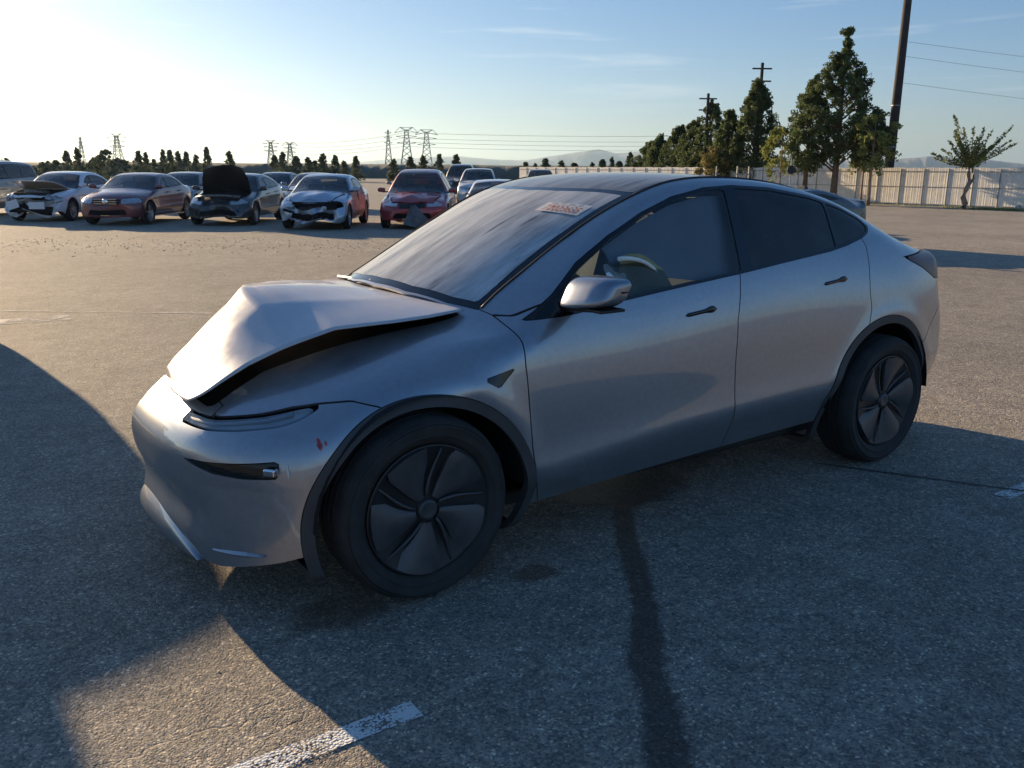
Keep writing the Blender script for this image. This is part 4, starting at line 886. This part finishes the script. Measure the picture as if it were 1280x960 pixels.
MB().box((-.80,-.55,.62),(.14,.26,.16),Matrix.Rotation(.5,3,'Z')).build('headlight_hole_shade',M['matte'],o); MB().box((-.84,-.05,.69),(.06,1.0,.10)).build('grille_cavity_shade',M['matte'],o)  # solid black boxes imitate the shade inside the lamp and grille openings
for y,z,a in ((-.35,.40,.2),(.15,.38,-.1),(.55,.5,.3)): MB().box((-.86,y,z),(.05,.30,.07),Matrix.Rotation(a,3,'X')).build('torn_opening_shade',M['matte'],o)  # black boxes painted as the darkness of tears in the bumper
o,B=gcar('red_crossover','red crossover with a grey torn liner hanging from its front bumper','cross',M['p_red'],org(11.2,17.9),PHI,'car',ROW,style='five',dents={'front_bumper':crush(.05,-.5,6,31)},hoodup=hood_bow(.04,-.8,.3,4))
MB().grid(lambda u,v:(-.93+.05*math.sin(7*u+3*v)-.08*v*(1-v),-.18+(.06+.36*(1-v))*(u-.5)*2+.12*v,.10+.55*v+.03*math.sin(8*u)),9,9).build('torn_wheel_liner',simple('grey_liner',(.13,.14,.16),.7,var=.3),o,smooth=True)
# --- second and third row, seen over the first
BR='cars parked behind the front row'
gcar('dark_hatchback','dark car behind, between the open-hooded black car and the silver blue sedan','fast',M['p_black'],org(12.6,33.4),PHI,'car',BR)
gcar('pale_sedan','pale grey sedan roof showing just left of the silver blue sedan roof','fast',M['p_grey'],org(12.3,28.5),PHI,'car',BR)
gcar('dark_sedan','silver sedan with a dark windshield between the silver blue sedan and the red crossover','low',M['p_grey'],org(17.7,30.2),PHI,'car',BR)
gcar('white_small_suv','white small utility vehicle right behind the red crossover','suv',M['p_white'],org(21.3,30.4),PHI,'car',BR)
gcar('black_suv','large black utility vehicle, highest roof above the row','big',M['p_black'],org(26.6,40.5),PHI,'car',BR,tintside=True)[0].scale=(1,1,1.07)
gcar('low_white_sedan','low white sedan partly behind the windshield of the silver crossover','low',M['p_white'],org(12.2,15.25),PHI,'car',BR)
gcar('black_small_suv','black utility vehicle with pale pillars right of the large black one','suv',M['p_black'],org(30.9,38.4),PHI,'car',BR,tintside=True)
gcar('dark_sedan','dark sedan just showing over the rear window of the silver crossover','flat',M['p_black'],(12.80,8.9,0),0.0,'car',BR)
gcar('grey_sedan','grey sedan roof showing beyond the dark one behind the silver crossover','flat',M['p_grey'],(16.2,14.2,0),.0,'car',BR)
# the vehicle whose shadow falls across the lower left
gcar('off_white_suv','tall white utility vehicle beside the silver crossover, standing to its left','big',M['p_white'],(-4.95,6.95,0),0,'car',tintside=True,allt=True)
rb_=thing('roof_shadow_box','unseen dark box added on the tall white utility vehicle to lengthen its shadow','shadow caster',(-4.95+1.75,6.95,1.84)); MB().box((0,0,.11),(1.9,.8,.22)).build('shell',M['black'],rb_,bevel=.06); MB().box((0,0,-.02),(1.2,.9,.04)).build('shadow_box_base',M['black'],rb_)  # out-of-view box and base, added only to extend the vehicle's shadow
# ---------------------------------------------------------------- vegetation
def leafmat(name,col,var=.45):
    m,nt,N,L,b=nodes(name); b.inputs['Roughness'].default_value=.7; b.inputs['Specular IOR Level'].default_value=.25
    tc=N.new('ShaderNodeTexCoord'); n=N.new('ShaderNodeTexNoise'); n.inputs['Scale'].default_value=2.2; n.inputs['Detail'].default_value=5; L.new(tc.outputs['Object'],n.inputs['Vector'])
    r=N.new('ShaderNodeMapRange'); r.inputs[1].default_value=.3; r.inputs[2].default_value=.7; r.inputs[3].default_value=1-var; r.inputs[4].default_value=1+var*1.3; L.new(n.outputs[0],r.inputs[0])
    h=N.new('ShaderNodeHueSaturation'); h.inputs['Color'].default_value=(*col,1); L.new(r.outputs[0],h.inputs['Value']); L.new(h.outputs[0],b.inputs['Base Color'])
    t=N.new('ShaderNodeBsdfTranslucent'); L.new(h.outputs[0],t.inputs[0]); mx=N.new('ShaderNodeMixShader'); mx.inputs[0].default_value=.34; L.new(b.outputs[0],mx.inputs[1]); L.new(t.outputs[0],mx.inputs[2]); L.new(mx.outputs[0],N['Material Output'].inputs[0]); return m
M['pine']=leafmat('pine_needles',(.10,.13,.05)); M['pineF']=leafmat('far_conifer_foliage',(.10,.12,.07)); M['leaf']=leafmat('broad_leaves',(.20,.22,.06)); M['dry']=leafmat('yellowing_leaves',(.20,.17,.06)); M['grass']=leafmat('grass_blades',(.22,.23,.07))
M['bark']=simple('bark',(.16,.11,.075),.9,var=.4,vs=6,bump=.8,bs=18); M['barkp']=simple('pale_bark',(.32,.22,.15),.9,var=.35,vs=5,bump=.6,bs=15)
def leaves(C,R,size,aspect=1.8):
    """C: clump centres, R: clump radii, returns small leaf quads"""
    n=len(C); d=rng.normal(size=(n,3)); d/=np.linalg.norm(d,axis=1)[:,None]
    P=C+d*R[:,None]*(rng.uniform(.25,1,n)**.6)[:,None]
    a=rng.normal(size=(n,3)); a/=np.linalg.norm(a,axis=1)[:,None]; b=np.cross(a,rng.normal(size=(n,3))); b/=np.linalg.norm(b,axis=1)[:,None]
    s=size*rng.uniform(.6,1.4,n)[:,None]
    V=np.stack([P-a*s*aspect*.5,P+b*s*.5,P+a*s*aspect*.5,P-b*s*.5],1).reshape(-1,3); F=np.arange(4*n).reshape(n,4); return V,F
def tree(name,label,x,y,H,hb,prof,nc,nl,size,mat,bark,tr=.16,group=None,cat='tree',cr=.35,lean=(0,0),limbs=True,seed=0,tufts=0,forks=0):
    """prof: list of (t,radius) over the crown height, t from crown base to top"""
    r=np.random.default_rng(seed+int(abs(x*13+y*7))); root=thing(name,label,cat,(x,y,0),float(r.uniform(0,6)),group)
    lz=lambda t:(lean[0]*t+.12*tr*math.sin(5*t),lean[1]*t,H*t)
    MB().tube([lz(t) for t in np.linspace(0,.97,9)],tr,7,tr*.12).build('trunk',bark,root,smooth=True)
    ts=np.sort(r.uniform(0,1,nc)**.85); C=[];R=[]; lb=MB()
    for i,t in enumerate(ts):
        rad=float(np.interp(t,[p[0] for p in prof],[p[1] for p in prof])); a=r.uniform(0,2*math.pi); q=rad*r.uniform(.35,1.0)**.6*(1+.25*math.sin(3*a+seed)); z=hb+(H-hb)*t
        tt=z/H; bx,by,_=lz(tt); c=(bx+q*math.cos(a),by+q*math.sin(a),z+.12*q+r.normal()*.1); C.append(c); R.append((cr*r.uniform(.6,1.3)*(1-.45*t)) if rad>.08 else .05)
        if limbs and i%2==0 and q>.2: lb.tube([lz(max(.05,tt-.10*q/max(.5,H*.2))),((bx+c[0])/2,(by+c[1])/2,z-.1*q),c],tr*.22*(1-.6*t),4,tr*.06)
    if lb.V: lb.build('limbs',bark,root,kind='stuff')
    for k in range(tufts*5):
        C+= [(lean[0]+r.normal()*.09,lean[1]+r.normal()*.09,H*(.995-.062*(k%tufts))+r.normal()*.03)]; R+=[.24]
    C=np.array(C);R=np.array(R); k=r.integers(0,len(C),nl); V,F=leaves(C[k],R[k],size)
    V[:,2]=np.maximum(V[:,2],.1)
    fast('crown',V,F,mat,root,kind='stuff' if False else 'stuff'); return root
PG='pines along the pale fence'
full=[(0,.9),(.15,1.5),(.4,1.45),(.65,1.1),(.85,.6),(1,.15)]
tree('pine_tree','tallest pine, with bare whorled tufts at its tip, before the pale fence',39.5,25.4,8.6,1.9,[(0,.8),(.12,1.5),(.35,1.55),(.6,1.2),(.74,.85),(.82,.5),(.85,.05),(1,.03)],300,24000,.078,M['pine'],M['bark'],.20,PG,seed=1,cr=.33,tufts=4)
tree('pine_tree','shorter pine crowding the left side of the tallest one',39.2,27.0,6.2,1.7,[(0,.7),(.2,1.25),(.5,1.2),(.8,.6),(1,.15)],190,14000,.076,M['pine'],M['bark'],.17,PG,seed=2,cr=.32,tufts=2)
tree('pine_tree','small dark pine bough tree under the right side of the tallest pine',40.4,23.9,4.6,2.1,[(0,.5),(.4,.8),(.8,.4),(1,.1)],80,6000,.078,M['pine'],M['bark'],.10,PG,seed=12,cr=.35)
tree('pine_tree','broad dark pine with a utility pole rising behind it',43.2,34.0,6.9,1.2,[(0,.9),(.15,1.7),(.35,1.75),(.6,1.1),(.85,.6),(1,.2)],280,21000,.085,M['pine'],M['bark'],.2,PG,seed=3,cr=.36)
tree('pine_tree','lower pine at the left shoulder of the broad dark one',42.6,35.6,5.2,1.0,[(0,.8),(.3,1.2),(.7,.8),(1,.2)],150,11000,.085,M['pine'],M['bark'],.16,PG,seed=4,cr=.34)
for i,(x,y,H,l) in enumerate([(46.5,40.7,6.3,'pine with a ragged narrow top, left of the yellowing shrub'),(46.9,42.8,5.0,'round-topped pine in the middle of the pine row'),(47.6,44.8,4.7,'pine with a short pole above it in the pine row'),(51,50.4,4.3,'pale green bushy pine near the left end of the pine row'),(53,53.6,4.0,'leftmost bushy pine of the row along the fence')]):
    tree('pine_tree',l,x,y,H,.6,[(0,1.0),(.25,1.45),(.6,1.1),(.85,.55),(1,.2)],150,11000,.09,M['pine'],M['bark'],.16,PG,seed=20+i,cr=.36)
tree('shrub_tree','yellowing low tree between two dark pines',41.5,35.6,2.9,.6,[(0,.9),(.5,1.3),(1,.5)],80,3600,.10,M['dry'],M['bark'],.08,cat='tree',seed=5,cr=.35)
tree('broadleaf_tree','sparse green tree at the left foot of the tallest pine',38.6,28.2,4.0,1.3,[(0,.7),(.5,1.2),(1,.5)],60,2600,.085,M['leaf'],M['barkp'],.06,cat='tree',seed=6,cr=.3)
tree('broadleaf_tree','thin open tree with brown and green leaves between pine and utility pole',39.5,23.3,4.3,1.6,[(0,.5),(.4,1.1),(.8,1.2),(1,.7)],70,1900,.085,M['leaf'],M['barkp'],.07,cat='tree',seed=7,cr=.28)
tree('broadleaf_tree','low leafy tree right behind the tallest pine',40.8,24.6,3.9,1.9,[(0,.6),(.5,.9),(1,.4)],50,2000,.08,M['leaf'],M['barkp'],.07,cat='tree',seed=8,cr=.3)
# gnarled tree with upswept boughs in front of the fence
gt=thing('gnarled_tree','small gnarled tree with upswept leafy boughs in front of the pale fence','tree',(39.5,18.3,0))
MB().tube([(0,.05,0),(.03,0,.25),(-.12,.05,.55),(-.05,0,.9),(.10,-.05,1.25),(.0,0,1.6),(.02,0,1.95)],[.20,.13,.12,.11,.10,.10,.09],8).build('trunk',M['barkp'],gt,smooth=True)
MB().tube([(.08,-.05,1.1),(.22,-.14,1.4),(.12,-.1,1.8),(.18,-.12,2.1)],.06,6,.05).build('second_stem',M['barkp'],gt,smooth=True)
r=np.random.default_rng(5); lb=MB();C=[];R=[]
ry=np.array([.819,-.574]) # across the view
for i in range(34):
    a=r.uniform(-1.25,1.0); L_=r.uniform(.8,1.9)*(1 if i>3 else 1.35); dp=r.normal()*.5
    if i==0: a,L_,dp=-.42,2.5,0.
    if i==1: a,L_,dp=.75,2.5,0.
    if i==2: a,L_,dp=-1.35,1.7,0.
    p0=Vector((.05,0,1.9)); d=Vector((ry[0]*math.sin(a)+.3*dp,ry[1]*math.sin(a)+.4*dp,math.cos(a))); p2=p0+d*L_; p1=p0+d*L_*.5+Vector((0,0,-.08))
    lb.tube([p0,p1,p2],.028,4,.008)
    for t in np.linspace(.15,1 if i<3 else .95,int(9*L_)): C.append(p0+(p2-p0)*t);R.append(.17*(1.35-t))
lb.build('boughs',M['barkp'],gt,kind='stuff'); C=np.array([tuple(c) for c in C]);R=np.array(R);k=r.integers(0,len(C),3300); V,F=leaves(C[k],R[k]*.95,.065); fast('crown',V,F,M['leaf'],gt,kind='stuff')
V,F=leaves(np.array([[46.2,17.6,3.6]]*420)+rng.normal(size=(420,3))*[.25,.3,.3],np.full(420,.5),.13); bt=thing('pine_bough_tree','dark pine bough reaching in at the right edge','tree',(46.4,16.4,0)); V-=np.array([46.4,16.4,0]); MB().tube([(0,0,0),(0,0,6.5)],.16,7,.05).build('trunk',M['bark'],bt); MB().tube([(0,0,3.0),(-.2,1.2,3.6)],.05,5,.02).build('limb',M['bark'],bt); fast('crown',V,F,M['pine'],bt,kind='stuff')
# conifers far behind the cars: position, height
fc=[(5,200,118),(52,205,105),(66,203,108),(82,192,110),(96,188,112),(118,198,120),(131,190,112),(146,200,108),(172,192,125),(181,193,128),(191,201,130),(203,190,120),(211,191,126),(221,192,122),(232,193,124),(244,196,118),(257,188,112),(285,192,120),(342,197,125),(352,193,118),(368,198,122),(383,199,112),(392,203,122),(402,195,118),(417,197,118),(428,203,125),(443,198,118),(490,201,120),(511,199,116),(527,197,122),(547,196,114),(568,196,114),(655,205,112),(667,206,125),(679,201,122),(699,203,116),(716,206,116),(738,205,122),(750,202,118),(762,199,118),(772,204,122),(785,194,100),(797,200,120)]
FG='conifers scattered behind the parked cars'
protos=[]; cnt={}
REFS=[(-99,105,'the crushed white sedan'),(105,195,'the dark red sedan hood'),(195,250,'the dark red sedan rear'),(250,330,'the black open-hooded sedan'),(330,475,'the silver blue sedan'),(475,600,'the red crossover'),(600,725,'the black small utility vehicle'),(725,900,'the roof of the silver crossover')]
c0=Vector(CAM['loc'])
for i,(u,vt,dep) in enumerate(fc):
    az=CAM['yaw']+math.atan((u-640)/CAM['f']*math.cos(0)/ (math.cos(CAM['pit'])+ (480-214)/CAM['f']*math.sin(CAM['pit']))); hz=208.6+10.6*u/1280; rr=dep/math.cos(az-CAM['yaw'])
    H=1.57+(hz-vt)*dep/CAM['f']*.98; x,y=c0.x+rr*math.sin(az),c0.y+rr*math.cos(az)
    bushy=u in (52,66,118,131,146,5)
    if i<6 or bushy:
        p=tree('conifer_tree','x',x,y,H,.15,([(0,.8),(.3,.75),(.6,.5),(.85,.25),(1,.08)] if not bushy else [(0,1.6),(.5,1.7),(.8,.9),(1,.3)]),60,1500 if not bushy else 2200,.16,M['pineF'],M['bark'],.09,FG,seed=i+50,cr=.35,limbs=False)
        p['H']=H
        if not bushy: protos.append(p)
    else:
        s0=protos[i%len(protos)]; p=copy_tree(s0); k=H/s0['H']; p.location=(x,y,0); w=float(rng.uniform(.85,1.3)); p.scale=(w,w,k); p.rotation_euler=(0,0,i*1.7)
    for a_,b_,nm_ in REFS:
        if a_<=u<b_: break
    cnt[nm_]=cnt.get(nm_,0)+1; ow=['first','second','third','fourth','fifth','sixth','seventh','eighth','ninth','tenth','eleventh','twelfth'][cnt[nm_]-1]
    p['label']='%s %s from the left beyond %s'%(ow,'bushy conifer' if bushy else 'slender conifer',nm_)
# ---------------------------------------------------------------- fence of pale slats
FX=42.3
fn=thing('slat_fence','long pale slatted metal fence on the right','fence',(FX,0,0))
M['slat']=simple('cream_fence_slat',(.86,.81,.72),.7,var=.12,vs=3); M['post']=simple('grey_fence_post',(.30,.28,.25),.6,metal=.3,var=.2)
b=MB(); yv=9.0
while yv<58: 
    b.box((0,yv,.98+.01*math.sin(yv*3)),(.012,.098,1.84+.02*math.sin(yv*7)),Matrix.Rotation(-.03+.05*math.sin(yv*40),3,'Z')); yv+=.108
b.build('slats',M['slat'],fn,kind='stuff')
pm_=None
for k in range(38):
    y=9.2+1.29*k
    if pm_ is None: pm_=MB().tube([(-.022,0,0),(-.022,0,1.86)],.019,6).build('post',M['post'],fn); q=pm_
    else: q=pm_.copy(); COL.objects.link(q)
    q.location=(0,y,0)
for z in (.09,.95,1.72): MB().tube([(-.02,9,z),(-.02,58,z)],.014,5).build('rail',M['post'],fn)
# ---------------------------------------------------------------- poles, sign, lamp post
M['wood']=simple('weathered_pole_wood',(.050,.043,.038),.85,var=.35,vs=3,bump=.6,bs=20); M['steel']=simple('galvanised_steel',(.28,.29,.30),.5,metal=.5,var=.2)
up_=thing('utility_pole','thick dark pole rising out of the frame behind the pale fence','pole',(44.5,25.5,0)); MB().tube([(0,0,0),(.05,0,8),(.10,0,16)],.26,14,.19).build('shaft',M['wood'],up_,smooth=True)
MB().box((0,0,15.2),(.12,3.2,.14)).build('crossarm',M['wood'],up_)
for z in (3.0,5.2): MB().tube([(.02,0,z),(.02,0,z+.06)],.262,12).build('band',M['steel'],up_)
lp=thing('lamp_post','slim pole with a short angled arm behind the tallest pine','pole',(43.5,27.2,0)); MB().tube([(0,0,0),(0,0,7.2)],.09,8,.06).build('shaft',M['steel'],lp,smooth=True); MB().tube([(0,0,6.6),(.5,-.35,7.0),(.5,-.35,6.2)],.03,5).build('arm',M['steel'],lp)
for (x,y,h,lab) in ((44.6,35.0,8.3,'wooden pole with crossarms rising from the broad dark pine'),(46.0,40.7,6.9,'pole top with a crossarm above the ragged narrow pine'),(76.5,76.1,6.2,'short distant pole, the right one of two left of the pines'),(85.9,87.8,5.8,'short distant pole, the left one of two left of the pines')):
    p=thing('wire_pole',lab,'pole',(x,y,0),group='wooden poles among the pines'); MB().tube([(0,0,0),(0,0,h)],.13,8,.10).build('shaft',M['wood'],p,smooth=True)
    for z in (h-.35,h-1.1): MB().box((0,0,z),(1.5*.82,.09,.09),Matrix.Rotation(-.61,3,'Z')).build('crossarm',M['wood'],p)
sg=thing('round_sign','round dark sign on a thin post beyond the crossover roof','sign',(31.6,22.1,0),-.6); MB().tube([(0,0,0),(0,0,2.2)],.03,6).build('post',M['steel'],sg); b=MB().lathe([(0,-.02),(.19,-.02),(.19,.02),(0,.02)],20); obj('disc',b.V,b.F,M['black'],sg).location=(0,-.05,1.72)
for i,(x,y) in enumerate(((33.5,26.8),(35.2,27.5),(34.3,28.9))): 
    q=thing('gate_post',['nearest','middle','farthest'][i]+' thin dark post beside the round sign, beyond the crossover roof','post',(x,y,0),group='thin posts near the round sign'); MB().tube([(0,0,0),(0,0,1.9)],.04,6).build('shaft',M['steel'],q); MB().box((0,0,1.5),(.5,.04,.05)).build('bar',M['steel'],q)
# ---------------------------------------------------------------- pylons and wires
M['pyl']=simple('pylon_steel',(.16,.17,.18),.6,metal=.4)
def pylon(x,y,H,kind,rz,label,th=.30):
    t=thing('pylon',label,'pylon',(x,y,0),rz,'power line pylons'); b=MB()
    w=lambda z:(.125*H*(1-z)**1.3+.035*H) if kind!='narrow' else (.085*H*(1-z)+.008*H)
    zs=[0,.18,.34,.48,.6,.7,.79,.87,.94 if kind!='narrow' else 1.0]
    P=[[Vector((sx*w(z),sy*w(z),z*H)) for sx,sy in((-1,-1),(1,-1),(1,1),(-1,1))] for z in zs]
    for i in range(len(zs)-1):
        for k in range(4): b.tube([P[i][k],P[i+1][k]],th/2,3,cap=False); b.tube([P[i][k],P[i+1][(k+1)%4]],th/3,3,cap=False); b.tube([P[i][(k+1)%4],P[i+1][k]],th/3,3,cap=False)
    b.build('lattice_tower',M['pyl'],t,kind='stuff')
    arms=[(.66,.22),(.80,.24)] if kind!='narrow' else [(.7,.1),(.82,.1),(.93,.08)]
    for z,l in arms:
        a=MB(); 
        for s_ in (-1,1): a.tube([(0,0,z*H+.03*H),(s_*l*H,0,z*H)],th/2.6,3); a.tube([(0,0,z*H-.03*H),(s_*l*H,0,z*H)],th/2.6,3)
        a.build('crossarm',M['pyl'],t,kind='stuff')
    if kind=='wide':
        a=MB(); z=.93*H; l=.27*H; Q=[(-l,z-.05*H),(-l*.55,H),(l*.55,H),(l,z-.05*H),(-w(.94),z),(w(.94),z)]
        for i,j in ((0,1),(1,2),(2,3),(3,5),(5,4),(4,0),(1,4),(2,5),(4,2),(5,1)): a.tube([(Q[i][0],0,Q[i][1]),(Q[j][0],0,Q[j][1])],th/2.4,3,cap=False)
        a.build('top_bridge',M['pyl'],t,kind='stuff')
    return t
PY=[(107.6,652.9,21.5,'narrow','leftmost narrow pylon, in the sun glare'),(105.8,531.9,19.8,'wide','pylon hung with round dishes in the glare, second from the left'),(210.8,580.4,20,'wide','left one of the pair of pylons behind the silver blue sedan'),(221.2,573.1,19,'wide','right one of the pair of pylons behind the silver blue sedan'),(274.8,535.5,27.4,'narrow','narrow pointed pylon beside the two tallest broad ones'),(284.8,528.5,29,'wide','tallest broad-headed pylon behind the red crossover'),(295.6,520.9,27.6,'wide','broad-headed pylon just right of the tallest'),(227.3,202.4,19.7,'wide','pylon top showing between two pines')]
for i,(x,y,H,k,l) in enumerate(PY): pylon(x,y,H,k,-.55,l,.42 if i not in(7,) else .25)
for z,dx in ((.9,-.1),(.8,.1),(.7,0),(.62,.12),(.75,-.12)):
    pass
for i,(z,d) in enumerate(((19.,0),(16.5,3),(14.5,-3),(12.5,2))):
    b=thing('power_line',['topmost','second highest','third highest','lowest'][i]+' thin power line strung between the distant pylons','cable',(0,0,0),group='power lines between the pylons')
    ch=[(-30,720,z*.72),(107,650,z*.92),(210,579,z*.95),(284,529,z*1.35),(520,372,z*1.5)]
    pts=[]
    for (x0,y0,z0),(x1,y1,z1) in zip(ch[:-1],ch[1:]):
        for t in np.linspace(0,1,12,endpoint=False): pts.append((x0+(x1-x0)*t,y0+d+(y1-y0)*t,z0+(z1-z0)*t-4*2.6*t*(1-t)))
    pts.append(ch[-1]); MB().tube(pts,.10,3,cap=False).build('wire',M['pyl'],b)
for i,(z,yy) in enumerate(((13.8,40),(12.6,42),(10.4,44))):
    b=thing('overhead_wire',['highest','middle','lowest'][i]+' faint wire running right from the thick dark pole','cable',(0,0,0),group='overhead wires at the right'); MB().tube([(44.5+80*t,25.5+(yy-44)*2*t-14*t,z*.62-2*t*(1-t)*2) for t in np.linspace(0,1,16)],.009,3,cap=False).build('wire',M['pyl'],b)
# ---------------------------------------------------------------- ground cover, rock, stones
n=2600; cx=rng.normal(size=(n,2))*[.35,1.2]+[40.6,16.6]; h=rng.uniform(.03,.12,n); a=rng.uniform(0,6.28,n); w=.018
V=np.stack([np.c_[cx[:,0]-w*np.cos(a),cx[:,1]-w*np.sin(a),np.zeros(n)],np.c_[cx[:,0]+w*np.cos(a),cx[:,1]+w*np.sin(a),np.zeros(n)],np.c_[cx[:,0]+rng.normal(size=n)*.03,cx[:,1]+rng.normal(size=n)*.03,h]],1).reshape(-1,3)
fast('grass',V,np.arange(3*n).reshape(n,3),M['grass'],None,label='dry green grass patch at the fence foot',kind='stuff')
n=1800; cx=np.c_[rng.uniform(41.2,42.2,n),rng.uniform(12,40,n)]; h=rng.uniform(.02,.08,n); a=rng.uniform(0,6.28,n)
V=np.stack([np.c_[cx[:,0]-w*np.cos(a),cx[:,1]-w*np.sin(a),np.zeros(n)],np.c_[cx[:,0]+w*np.cos(a),cx[:,1]+w*np.sin(a),np.zeros(n)],np.c_[cx[:,0],cx[:,1],h]],1).reshape(-1,3)
fast('grass',V,np.arange(3*n).reshape(n,3),M['grass'],None,label='sparse weeds along the fence foot',kind='stuff')
M['stone']=simple('pale_stone',(.50,.44,.36),.9,var=.4,vs=4)
def stones(name,n,pts,s0,s1,label):
    ico=np.array([(0,0,1),(.9,0,.2),(.2,.85,.3),(-.8,.4,.2),(-.6,-.7,.25),(.4,-.8,.2),(0,0,-.3)]); tri=[(0,1,2),(0,2,3),(0,3,4),(0,4,5),(0,5,1),(6,2,1),(6,3,2),(6,4,3),(6,5,4),(6,1,5)]
    V=[];F=[]
    for i in range(n):
        s=rng.uniform(s0,s1); a=rng.uniform(0,6.28); R=np.array([[math.cos(a),-math.sin(a),0],[math.sin(a),math.cos(a),0],[0,0,.7]]); v=ico*rng.uniform(.7,1.2,(7,1))@R.T*s+np.array([pts[i][0],pts[i][1],s*.15]); V.append(v); F+= [(a_+7*i,b_+7*i,c_+7*i) for a_,b_,c_ in tri]
    return fast(name,np.vstack(V),np.array(F),M['stone'],None,label=label,kind='stuff')
# loose stones on the dusty strip before the parked row, and a few on the asphalt
n=2600; al=rng.uniform(-4,30,n); dp=12.9+rng.normal(size=n)*1.0+rng.uniform(0,1.4,n); u=np.array([.57,.82]); v=np.array([.82,-.57]); P_=dp[:,None]*u*1.0+(al-6)[:,None]*v+u*1.2
stones('gravel',n,P_,.006,.022,'loose stones and debris on the dusty strip before the parked cars')
P2=np.c_[rng.uniform(-3,6,500),rng.uniform(-2.6,9,500)]; stones('gravel',500,P2,.0025,.007,'loose grit scattered over the asphalt')
rk=MB().grid(lambda u,v:(.16*math.sin(math.pi*u)*math.cos(6.28*v)*(1+.15*math.sin(3*6.28*v)),.13*math.sin(math.pi*u)*math.sin(6.28*v),.13+.15*math.cos(math.pi*u)),8,12).build('rock',M['stone'],None,smooth=True); rk.location=(40.4,16.3,0); rk['label']='grey rock at the end of the grass by the fence'; rk['category']='rock'
# ---------------------------------------------------------------- far land
def ridge(name,depth,us,hs,mat,thick,kind='structure',n=240,rough=.05,seed=0):
    r=np.random.default_rng(seed); U=np.linspace(us[0],us[-1],n); Hh=np.interp(U,us,hs); nz=sum(np.interp(U,np.linspace(us[0],us[-1],k),r.normal(size=k))*a for k,a in ((14,1.),(40,.5),(110,.25)))
    Hh=np.maximum(Hh*(1+rough*nz),.0); V=[];F=[]
    for i,u in enumerate(U):
        az=CAM['yaw']+math.atan((u-640)/CAM['f']/1.036); rr=depth/math.cos(az-CAM['yaw'])
        for k,(dd,hh) in enumerate(((0,-2),(.25,.45),(.55,.8),(1,1),(1.6,.7),(2.6,-2))):
            q=rr+dd*thick+ (r.normal()*thick*.05 if 0<k<5 else 0); z=(Hh[i]*hh*(1+.08*r.normal()*(k in(1,2))) if hh>0 else -2); V.append((c0.x+q*math.sin(az),c0.y+q*math.cos(az),z))
    F=[(i*6+k,i*6+k+1,(i+1)*6+k+1,(i+1)*6+k) for i in range(n-1) for k in range(5)]
    return obj(name,V,F,mat,smooth=True,kind=kind)
M['hill']=simple('scrubby_hill',(.09,.10,.085),.95,var=.45,vs=.02); M['mtn']=simple('mountain_rock',(.16,.15,.14),.95,var=.2,vs=.0005)
ridge('hill',650,[-400,200,300,800,1000,1300,1800],[5.2,5.4,5.6,5.8,5.4,5,5],M['hill'],60,rough=.05,seed=1)
ridge('embankment',165,[-300,200,300,500,800,900,960],[2.3,2.5,2.5,2.6,2.5,2.3,1.6],M['hill'],9,rough=.05,seed=6)
ridge('mountain',9000,[-300,330,420,480,530,570,610,650,700,745,770,800,850,900,1000,1400],[1,1,60,110,135,150,120,110,170,245,200,225,160,120,90,60],M['mtn'],900,rough=.06,seed=2)
ridge('mountain',7000,[820,900,960,1010,1060,1110,1160,1220,1260,1330,1700],[40,90,140,125,110,125,150,150,110,60,20],M['mtn'],700,rough=.05,seed=3)
# ---------------------------------------------------------------- haze
m=bpy.data.materials.new('air_haze'); m.use_nodes=True; nt=m.node_tree; nt.nodes.remove(nt.nodes['Principled BSDF']); pv=nt.nodes.new('ShaderNodeVolumePrincipled'); pv.inputs['Color'].default_value=(.55,.78,1,1); pv.inputs['Density'].default_value=7e-5; pv.inputs['Anisotropy'].default_value=.55
nt.links.new(pv.outputs[0],nt.nodes['Material Output'].inputs['Volume'])
hz=MB().box((0,4000,200),(34000,20000,406)); hzo=hz.build('haze',m,None,kind='stuff'); hzo.visible_shadow=True
